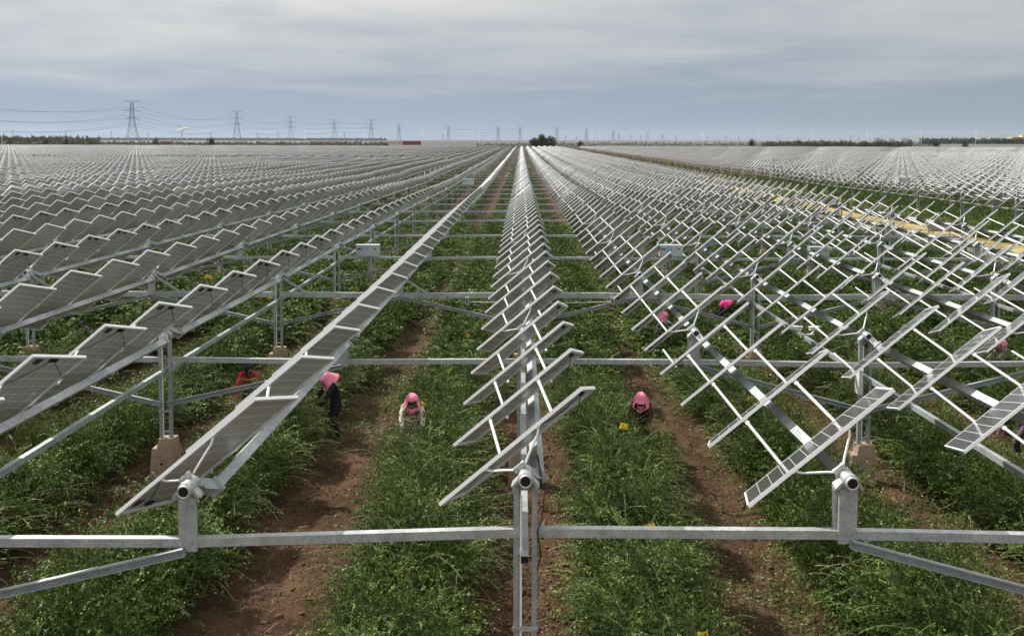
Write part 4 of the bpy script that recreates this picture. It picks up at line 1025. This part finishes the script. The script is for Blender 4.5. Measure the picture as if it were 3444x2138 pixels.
def pylon(px, pytop, i, Y=None, H=60., lab=''):
    hy = proj((CAM.x+(px-W0/2)/FPX*9000, 9000, ZC))[1]
    Y = Y or (H-6.)*FPX/(hy-pytop)
    t = at(px, pytop, Y); g = float(ground_z(t.x, t.y)); r = empty('pylon', (t.x, t.y, g)); r.rotation_euler = (0, 0, .25)
    tag(r, lab or 'lattice power pylon on the horizon, '+ordn(i)+' from the left', 'pylon', 'power pylons on the horizon')
    q = H/60.; b = MB(); th = .34*max(1, Y/1800)**.6
    lv = [(0, 8.6), (9, 7.0), (18, 5.4), (26, 4.1), (33, 3.1), (38, 2.6), (43, 2.3), (48, 2.0), (54, 1.75), (58, 1.6)]
    for (z0, w0), (z1, w1) in zip(lv[:-1], lv[1:]):
        c0 = [(w0*a, w0*c_, z0) for a, c_ in ((-1, -1), (1, -1), (1, 1), (-1, 1))]; c1 = [(w1*a, w1*c_, z1) for a, c_ in ((-1, -1), (1, -1), (1, 1), (-1, 1))]
        for q_ in range(4):
            k_ = (q_+1) % 4
            b.bar(Vector(c0[q_])*q, Vector(c1[q_])*q, th, th); b.bar(Vector(c0[q_])*q, Vector(c1[k_])*q, th*.6, th*.6); b.bar(Vector(c0[k_])*q, Vector(c1[q_])*q, th*.6, th*.6); b.bar(Vector(c1[q_])*q, Vector(c1[k_])*q, th*.6, th*.6)
    obj('tower', b.mesh('tower', [M['pylon']]), r)
    pts = []
    for (z, L_, dz) in ((58, 12.2, 2.2), (46, 11.6, -2.2), (35, 10.2, -2.2)):
        b = MB(); wz = 1.9
        for s_ in (-1, 1):
            for yy in (-wz, wz): b.bar(Vector((0, yy, z+max(0, dz)))*q, Vector((s_*L_, 0, z+max(0, dz) if dz > 0 else z))*q, th*.8, th*.8); b.bar(Vector((0, yy, z-(0 if dz > 0 else -2.2*-1)*0-(0 if dz > 0 else 0)+ (0 if dz > 0 else 2.6)))*q, Vector((s_*L_, 0, z+(1.6 if dz > 0 else 0)))*q, th*.8, th*.8)
            for f_ in (.3, .55, .8): b.bar(Vector((s_*L_*f_, 0, z+(max(0, dz))))*q, Vector((s_*L_*(f_-.12), 0, z+(1.2 if dz < 0 else .4)))*q, th*.6, th*.6)
        obj('crossarm', b.mesh('crossarm', [M['pylon']]), r)
        b = MB()
        for s_ in (-1, 1): b.tube([Vector((s_*(L_-.8), 0, z+.4))*q, Vector((s_*(L_-1.2), 0, z-6.5))*q], .10, 5)
        obj('insulator', b.mesh('insulator', [M['pylon']]), r)
        for s_ in (-1, 1): pts.append(Vector((s_*(L_-1.2), 0, z-6.5))*q)
    rm = Matrix.Rotation(.25, 3, 'Z'); return [Vector((t.x, t.y, g))+rm@p_ for p_ in pts]
PL = [(443, 337), (796, 372), (977, 391), (1124, 400), (1248, 402), (1342, 418), (1508, 425), (1675, 426), (1749, 427), (1873, 428), (1972, 432), (2063, 438), (2081, 447), (2179, 443), (2228, 450)]
prev = None; allp = []
for i, (px, py) in enumerate(PL): allp.append(pylon(px, py, i+1))
d0 = [a-(b_-a)*1.35 for a, b_ in zip(allp[0], allp[1])]
chain = [d0]+allp[:9]
for i in range(len(chain)-1):
    b = MB()
    for A, B in zip(chain[i], chain[i+1]):
        ln = (B-A).length; sag = ln*.030; pts = [A.lerp(B, t/10)-Vector((0, 0, 4*sag*(t/10)*(1-t/10))) for t in range(11)]
        if i == 0: pts = [p_+Vector((0, 0, (1-q/10)*6)) for q, p_ in enumerate(pts)]
        b.tube(pts, .13 if i < 2 else .16, 4, caps=False)
    o = obj('power_lines', b.mesh('power_lines', [M['wire']])); tag(o, ('power lines sagging from the left edge to the first pylon' if i == 0 else 'six power lines sagging between the '+ordn(i)+' and '+ordn(i+1)+' pylons'), 'power lines', 'power lines between the pylons')
for i, (px, py) in enumerate(((42, 436), (221, 440), (374, 442), (497, 444), (611, 445), (708, 445), (866, 446), (934, 444), (1158, 447), (1490, 450), (2120, 454), (2155, 455), (2274, 456), (2442, 457), (2380, 458), (2615, 455), (2683, 460), (2862, 455), (2888, 458), (3317, 457), (1902, 457), (1938, 460), (2485, 459))):
    Y = 4300+(i*377) % 1500; t = at(px, py, Y); r = empty('distant_pylon', (t.x, t.y, -1)); tag(r, 'tiny hazy pylon on the skyline, '+('left' if px < 1722 else 'right')+' part', 'pylon', 'tiny pylons far left' if px < 1722 else 'tiny pylons far right')
    b = MB(); h = t.z+1
    for s_ in (-1, 1): b.bar((s_*h*.09, 0, 0), (s_*1.2, 0, h), 1.1, 1.1)
    for q in range(5): b.bar((-h*.09*(1-q/5.5), 0, h*q/5.5), (h*.09*(1-(q+1)/5.5), 0, h*(q+1)/5.5), .7, .7)
    obj('tower', b.mesh('tower', [M['pylon']]), r)
    b = MB()
    if i % 3 == 0: b.bar((0, 0, h*.9), (-h*.16, 0, h*1.02), 1.1, 1.1); b.bar((0, 0, h*.9), (h*.16, 0, h*1.02), 1.1, 1.1)
    else: b.bar((-h*.14, 0, h*.95), (h*.14, 0, h*.95), 1.1, 1.1); b.bar((-h*.12, 0, h*.78), (h*.12, 0, h*.78), 1., 1.)
    obj('crossarm', b.mesh('crossarm', [M['pylon']]), r)
# trees
def tree(px, py_top, Y, wd, label, mat='leaf_tree', name='tree', group=None, seed=0, n=2600, ls=.42, base=0.12, lobes=9):
    t = at(px, py_top, Y); g = float(ground_z(t.x, t.y)); h = t.z-g; R = np.random.RandomState(seed+int(px))
    r = empty(name, (t.x, t.y, g)); tag(r, label, 'tree' if name == 'tree' else 'shrub', group)
    b = MB(); b.tube([(0, 0, -.2), (.1, 0, h*.3), (-.1, .1, h*.6)], .03*h, 8, r2=.012*h)
    for q in range(6):
        a = q*1.05+seed; b.tube([(0, 0, h*(.15+.07*q)), (math.cos(a)*wd*.18, math.sin(a)*wd*.18, h*(.35+.07*q)), (math.cos(a)*wd*.34, math.sin(a)*wd*.34, h*(.45+.07*q))], .013*h, 5, r2=.004*h)
    obj('trunk', b.mesh('trunk', [M['bark']], True), r)
    C = []; 
    for q in range(lobes):
        a = R.uniform(0, 6.28); f_ = R.uniform(0, .36)*wd; zz = h*R.uniform(.30, .74); C.append((math.cos(a)*f_, math.sin(a)*f_*.8, zz, R.uniform(.16, .27)*wd, R.uniform(.14, .24)*h))
    C.append((0, 0, h*.78, wd*.2, h*.22))
    P = []; per = n//len(C)
    for (x, y, z, rw, rh) in C:
        d = unit(R.normal(0, 1, (per, 3)))*(R.uniform(.35, 1.05, (per, 1))**.5); lump = 1+.25*(vnoise(d[:, 0]*3+x, d[:, 2]*3+z)-.5)[:, None]; P.append(d*lump*[rw, rw, rh]+[x, y, z])
    P = np.concatenate(P); P = P[P[:, 2] > h*base]; n_ = len(P); D = unit(R.normal(0, 1, (n_, 3))); Up = unit(R.normal(0, 1, (n_, 3))); l = R.uniform(.6, 1.3, n_)*ls
    Vv, Qq = leaf_quads(P, D, Up, l, l*.33); obj('crown', np_mesh('crown', Vv, Qq, [M[mat]]), r)
tree(1822, 449, 556, 12, 'tallest bushy willow tree at the far end of the centre row', seed=1, n=5200, ls=.55, lobes=13)
tree(1797, 462, 552, 9, 'left rounded willow beside the tallest tree', seed=2, n=3600, ls=.5, lobes=11)
tree(1852, 455, 560, 11, 'right spreading willow beside the tallest tree', seed=3, n=4200, ls=.55, lobes=12)
tree(1950, 472, 566, 3.6, 'small dark round shrub right of the willows', 'leaf_dark', 'shrub', seed=4, n=1300)
for q, (px, py, wd, lb, mt) in enumerate(((524, 462, 6.5, 'brownish tree with bare tips left, near the distant tower', 'leaf_belt'), (711, 459, 5.5, 'small dark tree left, between two pylons', 'leaf_dark'), (155, 469, 5, 'dark round bush at far left of the tree line', 'leaf_dark'), (2527, 465, 6, 'small green tree right of centre on the skyline', 'leaf_tree'),
        (3146, 466, 6.4, 'lone dark round tree towards the right', 'leaf_tree'), (3247, 472, 4.6, 'small conical tree near the right end', 'leaf_tree'), (1296, 480, 4.5, 'low green bush in front of the long warehouse', 'leaf_tree'), (223, 452, 5, 'tall green tree in the left tree belt', 'leaf_belt'))):
    tree(px, py, 572, wd, lb, mt, 'tree', None, 20+q, 1500)
for q in range(9):
    px = 2690+q*42+(q*17 % 13); tree(px, 470+(q % 3)*2+(2 if q > 5 else 0), 574+(q % 2)*6, 9+(q % 3), 'olive-green shrub clump in the hedge on the right skyline', 'leaf_belt' if q % 3 else 'leaf_tree', 'shrub', 'shrub clumps on the right skyline', 50+q, 1300, .5)
def belt(name, lab, x0, x1, Y, topf, dens, mat, seed, ls=.6):
    R = np.random.RandomState(seed); n = int((x1-x0)*dens); px = R.uniform(x0, x1, n); Yv_ = Y+R.uniform(-8, 8, n); X = Yv_*((px-W0/2)/FPX+YA); tp = np.array([at(a, topf(a), y_).z for a, y_ in zip(px, Yv_)]); g = ground_z(X, Yv_)
    lump = vnoise(px*.22, px*.05+seed)*.65+vnoise(px*.9, px*.3)*.35; hh = np.maximum(.7, (tp-g)*(.62+.5*lump)); z = g+hh*R.uniform(.02, 1, n)**.8
    D = unit(R.normal(0, 1, (n, 3))); Up = unit(R.normal(0, 1, (n, 3))); l = R.uniform(.6, 1.3, n)*ls
    V, Q = leaf_quads(np.stack([X, Yv_, z], -1), D, Up, l, l*.36); tag(obj(name, np_mesh(name, V, Q, [M[mat]])), lab, 'tree belt', None, 'stuff')
belt('tree_belt', 'olive tree belt behind the panels at the left', -60, 330, 590, lambda a: 453+a*.015, 62, 'leaf_belt', 1)
belt('shrub_belt', 'low mixed shrubs along the far field edge at the left', 230, 1290, 585, lambda a: 474+min(3, max(0, a-500)*.006), 34, 'leaf_belt', 2)
belt('shrub_line', 'thin line of low dark shrubs along the right field edge', 1600, 3150, 586, lambda a: 477 if a > 1850 else 480, 20, 'leaf_dark', 3, .5)
belt('hedge_line', 'olive hedge along the right field edge', 2560, 3060, 588, lambda a: 473+2*math.sin(a*.02), 40, 'leaf_belt', 9)
belt('woods', 'dark distant woodland strip on the left horizon', -40, 1300, 5000, lambda a: 463+a*.002, 16, 'leaf_dark', 4, 5.)
belt('woods', 'dark distant woodland under the hills at the right', 3085, 3470, 1500, lambda a: 464, 24, 'leaf_dark', 5, 1.8)
# long sheds and buildings
def wallmat(n_, c_): return simple(n_, c_, .8, 0, .05, .08)
def shed(x0, x1, ytop, Y, col, lab, roofc, h=None):
    a = at(x0, ytop, Y); c_ = at(x1, ytop, Y); g = -.5; r = empty('warehouse', ((a.x+c_.x)/2, Y, g)); w_ = (c_.x-a.x)/2; h = a.z-g
    tag(r, lab, 'warehouse'); b = MB(); b.box(-w_, w_, 0, 9, -.5, h*.86); obj('wall', b.mesh('wall', [wallmat('wall_paint', col)]), r)
    b = MB(); b.prism([(-w_-.3, h*.8605), (w_+.3, h*.8605), (w_+.3, h*.90), (w_*.99, h), (-w_*.99, h), (-w_-.3, h*.90)], -.4, 9.4); obj('roof', b.mesh('roof', [wallmat('roof_paint', roofc)]), r)
    b = MB(); n_ = max(3, int(w_*2/6))
    for q in range(n_): x = -w_+(q+.5)*2*w_/n_; b.box(x-.8, x+.8, -.03, -.002, h*.35, h*.6)
    obj('windows', b.mesh('windows', [simple('dark_glass', (.10, .11, .12), .3)]), r)
shed(1040, 1173, 476, 900, (.68, .55, .33), 'long low cream warehouse, leftmost on the horizon', (.42, .25, .17))
shed(1275, 1354, 477, 900, (.68, .55, .33), 'cream warehouse joined to the dark red one', (.42, .27, .18))
shed(1354.5, 1413, 475, 902, (.28, .02, .04), 'dark red warehouse beside the cream one', (.22, .02, .035))
shed(375, 402, 478, 700, (.50, .42, .40), 'small white-roofed shed in the shrubs at the left', (.6, .6, .6))
shed(540, 562, 475, 720, (.50, .14, .09), 'small orange-red hut in the shrubs at the left', (.45, .12, .08))
bx = at(3392, 468, 1500); r = empty('yellow_building', (bx.x, 1500, -.3)); tag(r, 'large pale yellow multi-block building at the right edge of the horizon', 'building')
cr = wallmat('yellow_plaster', (.58, .47, .24)); wt = wallmat('white_plaster', (.60, .60, .56)); gl = simple('window_dark', (.09, .10, .11), .3)
for (x0, x1, z1, yy, mt) in ((-28, -22, 10.5, 0, wt), (-21.9, -9, 8.5, 2, wt), (-8.9, 6, 10, 1, cr), (6.1, 24, 12.5, 0, cr), (24.1, 60, 16.5, -1, cr)):
    b = MB(); b.box(x0, x1, yy, yy+14, -.5, z1); b.box(x0-.3, x1+.3, yy-.3, yy+14.3, z1+.001, z1+.7); o = obj('block', b.mesh('block', [mt]), r)
    b = MB(); x = x0+1.5
    while x < x1-1.2:
        for z in np.arange(1.6, z1-1.2, 3.1): b.box(x, x+1.5, yy-.06, yy-.005, z, z+1.5)
        x += 3.2
    obj('window', b.mesh('window', [gl]), o)
# factory silhouettes
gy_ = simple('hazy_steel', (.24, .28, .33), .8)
for (px, wpx, ytop, lb) in ((2958, 34, 463, 'hazy factory hall on the right horizon'), (3002, 22, 466, 'smaller hazy factory hall right of the first'), (3050, 36, 464, 'hazy factory with red roof, rightmost of the three')):
    t = at(px, ytop, 5200); r = empty('factory', (t.x, 5200, -1)); w_ = wpx*5200/FPX/2; h = t.z+1; tag(r, lb, 'factory')
    b = MB(); b.box(-w_, w_, 0, 30, 0, h*.6); b.box(-w_*.6, w_*.1, 2, 20, h*.6005, h*.95); obj('hall', b.mesh('hall', [gy_]), r)
    b = MB(); b.tube([(w_*.4, 5, h*.6), (w_*.4, 5, h*1.5)], 2.0, 8); b.tube([(-w_*.8, 5, h*.6), (-w_*.8, 5, h*1.15)], 1.6, 8); obj('chimney', b.mesh('chimney', [gy_]), r)
# light panel fields farther out, seen edge-on as pale bands
def pale_field(name, lab, x0, x1, Y0, Y1, dy, col):
    b = MB(); y = Y0; R = random.Random(int(Y0))
    while y < Y1:
        xa, xb = at(x0, 470, y).x, at(x1, 470, y).x; x = xa
        while x < xb:
            w_ = R.uniform(18, 60)*(y/900); x2 = min(xb, x+w_*3)
            z = -1.2+1.4; b.bar((x, y, z), (x2-1.5, y, z), 1.9, .12, (0, -.62, .78)); b.box(x+(x2-x)*.3, x+(x2-x)*.3+.3, y+.1, y+.3, -1.5, z)
            x = x2+1.51
        y += dy*(y/Y0)
    tag(obj(name, b.mesh(name, [simple(name+'_glass', col, .6, 0, .02, .12)])), lab, 'solar panels', None, 'stuff')
pale_field('farther_panels', 'pale bands of another solar field beyond the right tree line', 1890, 3480, 640, 2600, 7, (.22, .225, .22))
pale_field('left_far_panels', 'grey bands of another solar field beyond the left tree line', -40, 1700, 800, 2200, 30, (.15, .148, .145))
# hills
def hills():
    xs = np.linspace(2500, 3700, 140); V = []; Q = []; Y = 11500
    for i_, a in enumerate(xs):
        e_ = max(0, min(1, (a-2850)/350)); f_ = 468-e_*(10+9*float(vnoise(a*.012, 3.3))+3*float(vnoise(a*.05, 8.)))
        for (yy, s_) in ((Y-700, 0), (Y-250, .6), (Y, 1.), (Y+500, .2)):
            p_ = at(a, f_, Y); V.append((p_.x*yy/Y, yy, -20+(p_.z+20)*s_))
    for i_ in range(len(xs)-1):
        for q in range(3): a = i_*4+q; Q.append((a, a+4, a+5, a+1))
    tag(obj('hills', np_mesh('hills', V, Q, [simple('hill_scrub', (.13, .14, .13), .95)], smooth=True)), 'low blue hills on the right horizon', 'hills', None, 'structure')
hills()
# steam plumes
def plume(px, py, Y, w_, h_, lab, seed, lean=0.):
    R = np.random.RandomState(seed); c_ = at(px, py, Y); b = MB()
    for q in range(26):
        t = q/25; x = (t-.5)*w_; z = h_*(.9*t-.3+R.uniform(-.26, .26))*(1 if lean else .55)+h_*R.uniform(-.08, .12); rr = h_*(.14+.20*math.sin(t*3.0))*R.uniform(.5, 1.2)
        prof = [(-rr*math.cos(a), rr*math.sin(a)*(1+R.normal(0, .05))) for a in np.linspace(0, math.pi, 9)]; b.lathe((x, R.uniform(-5, 5), z), (1, 0, 0), prof, 12)
    o = obj('steam_plume', b.mesh('steam_plume', [simple('steam', (.88, .90, .92), 1., 0, None, 0, 0, 0)], True)); o.location = c_; tag(o, lab, 'steam')
plume(617, 438, 6000, 112, 26, 'low white steam cloud over the left horizon', 1, 1)
plume(2022, 461, 6000, 20, 8, 'thin white steam wisp right of the willow trees', 2, 1)
# air
b = MB(); b.box(-9000, 9000, -80, 13500, -40, 130)
hz = obj('haze', b.mesh('haze', [])); tag(hz, 'thin blue air haze', 'haze', None, 'stuff')
m = bpy.data.materials.new('haze_air'); m.use_nodes = True; nt = m.node_tree; nt.nodes.clear(); out = N(nt, 'ShaderNodeOutputMaterial'); pv = N(nt, 'ShaderNodeVolumePrincipled')
pv.inputs['Color'].default_value = (.72, .82, .95, 1); pv.inputs['Density'].default_value = .00004; pv.inputs['Anisotropy'].default_value = .2; nt.links.new(pv.outputs[0], out.inputs['Volume']); hz.data.materials.append(m)
# ------------------------------------------------------------------ sky, sun, camera
w = bpy.data.worlds.new('World'); SC.world = w; w.use_nodes = True; nt = w.node_tree; nt.nodes.clear()
SUN = Vector((-.53, .48, .70)).normalized(); el = math.asin(SUN.z); az = math.atan2(SUN.x, SUN.y)
sky = N(nt, 'ShaderNodeTexSky', sky_type='NISHITA'); sky.sun_disc = False; sky.sun_elevation = el; sky.sun_rotation = az; sky.air_density = 1.2; sky.dust_density = 2.5
tc = N(nt, 'ShaderNodeTexCoord'); sp = N(nt, 'ShaderNodeSeparateXYZ'); nt.links.new(tc.outputs['Generated'], sp.inputs[0])
def mth(op, a, b_=None, c=None, clamp=False):
    n = N(nt, 'ShaderNodeMath', operation=op); n.use_clamp = clamp
    for i, s in enumerate((a, b_, c)):
        if s is None: continue
        if isinstance(s, (int, float)): n.inputs[i].default_value = s
        else: nt.links.new(s, n.inputs[i])
    return n.outputs[0]
zc = mth('MAXIMUM', sp.outputs[2], .012); ze = mth('ADD', zc, .05)
cx = mth('DIVIDE', sp.outputs[0], ze); cyy = mth('DIVIDE', sp.outputs[1], ze)
cv = N(nt, 'ShaderNodeCombineXYZ'); nt.links.new(cx, cv.inputs[0]); nt.links.new(cyy, cv.inputs[1])
def wn(scale, det, ro, dist=0.):
    n = N(nt, 'ShaderNodeTexNoise'); n.inputs['Scale'].default_value = scale; n.inputs['Detail'].default_value = det; n.inputs['Roughness'].default_value = ro; n.inputs['Distortion'].default_value = dist
    nt.links.new(cv.outputs[0], n.inputs['Vector']); return n.outputs['Fac']
n1 = wn(.42, 9, .55, .4); n2 = wn(1.3, 8, .6, .2)
elev = mth('MULTIPLY', sp.outputs[2], 6.2)                      # 1 at the top of the picture
f = mth('ADD', mth('MULTIPLY', mth('SUBTRACT', n1, .5), 2.0), mth('MULTIPLY', mth('SUBTRACT', n2, .5), .5))
amp = mth('MULTIPLY', mth('MINIMUM', elev, 1.), 1.)
cover = mth('ADD', mth('MULTIPLY', f, mth('ADD', mth('MULTIPLY', amp, .8), .25)), mth('SUBTRACT', mth('MULTIPLY', mth('MINIMUM', elev, 1.25), .98), .28), clamp=True)
low = N(nt, 'ShaderNodeValToRGB'); e = low.color_ramp.elements; e[0].position = 0; e[0].color = (.30, .39, .525, 1); e[1].position = .7; e[1].color = (.33, .385, .465, 1)
nt.links.new(elev, low.inputs['Fac'])
lx = mth('MULTIPLY_ADD', sp.outputs[0], .9, .5, clamp=True)      # greyer towards the right
rt = N(nt, 'ShaderNodeMix', data_type='RGBA'); nt.links.new(lx, rt.inputs['Factor']); nt.links.new(low.outputs['Color'], rt.inputs['A']); rt.inputs['B'].default_value = (.275, .335, .405, 1)
cl = N(nt, 'ShaderNodeMix', data_type='RGBA'); nt.links.new(lx, cl.inputs['Factor']); cl.inputs['A'].default_value = (.80, .78, .74, 1); cl.inputs['B'].default_value = (.60, .59, .58, 1)
cm = N(nt, 'ShaderNodeMix', data_type='RGBA'); nt.links.new(cover, cm.inputs['Factor']); nt.links.new(rt.outputs['Result'], cm.inputs['A']); nt.links.new(cl.outputs['Result'], cm.inputs['B'])
bg1 = N(nt, 'ShaderNodeBackground'); nt.links.new(sky.outputs[0], bg1.inputs[0]); bg1.inputs[1].default_value = .05
bg2 = N(nt, 'ShaderNodeBackground'); nt.links.new(cm.outputs['Result'], bg2.inputs[0]); mr = N(nt, 'ShaderNodeMapRange'); mr.inputs['From Min'].default_value = .18; mr.inputs['From Max'].default_value = .55; mr.inputs['To Min'].default_value = 1.0; mr.inputs['To Max'].default_value = 1.45; nt.links.new(sp.outputs[2], mr.inputs['Value']); nt.links.new(mr.outputs[0], bg2.inputs[1])  # sky boosted overhead, outside the frame, as added fill light
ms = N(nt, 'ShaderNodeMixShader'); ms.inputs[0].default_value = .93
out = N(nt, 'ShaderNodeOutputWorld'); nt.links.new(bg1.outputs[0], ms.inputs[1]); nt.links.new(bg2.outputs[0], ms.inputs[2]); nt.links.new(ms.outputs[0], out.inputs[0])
ld = bpy.data.lights.new('sun', 'SUN'); ld.energy = 4.6; ld.angle = rad(1.2); ld.color = (1, .95, .87); lo = bpy.data.objects.new('sun', ld); COL.objects.link(lo)
lo.rotation_mode = 'QUATERNION'; lo.rotation_quaternion = SUN.to_track_quat('Z', 'Y')
cd = bpy.data.cameras.new('camera'); cam = bpy.data.objects.new('camera', cd); COL.objects.link(cam); SC.camera = cam
cd.sensor_fit = 'HORIZONTAL'; cd.sensor_width = 36; cd.lens = FPX/W0*36; cd.shift_y = CYO/W0; cd.clip_start = .1; cd.clip_end = 60000
m4 = Matrix((R_, U_, -F_)).transposed().to_4x4(); m4.translation = CAM; cam.matrix_world = m4
SC.view_settings.view_transform = 'Standard'; SC.view_settings.look = 'None'; SC.view_settings.exposure = .2; SC.view_settings.gamma = 1
SC.render.resolution_x = 1024; SC.render.resolution_y = 635
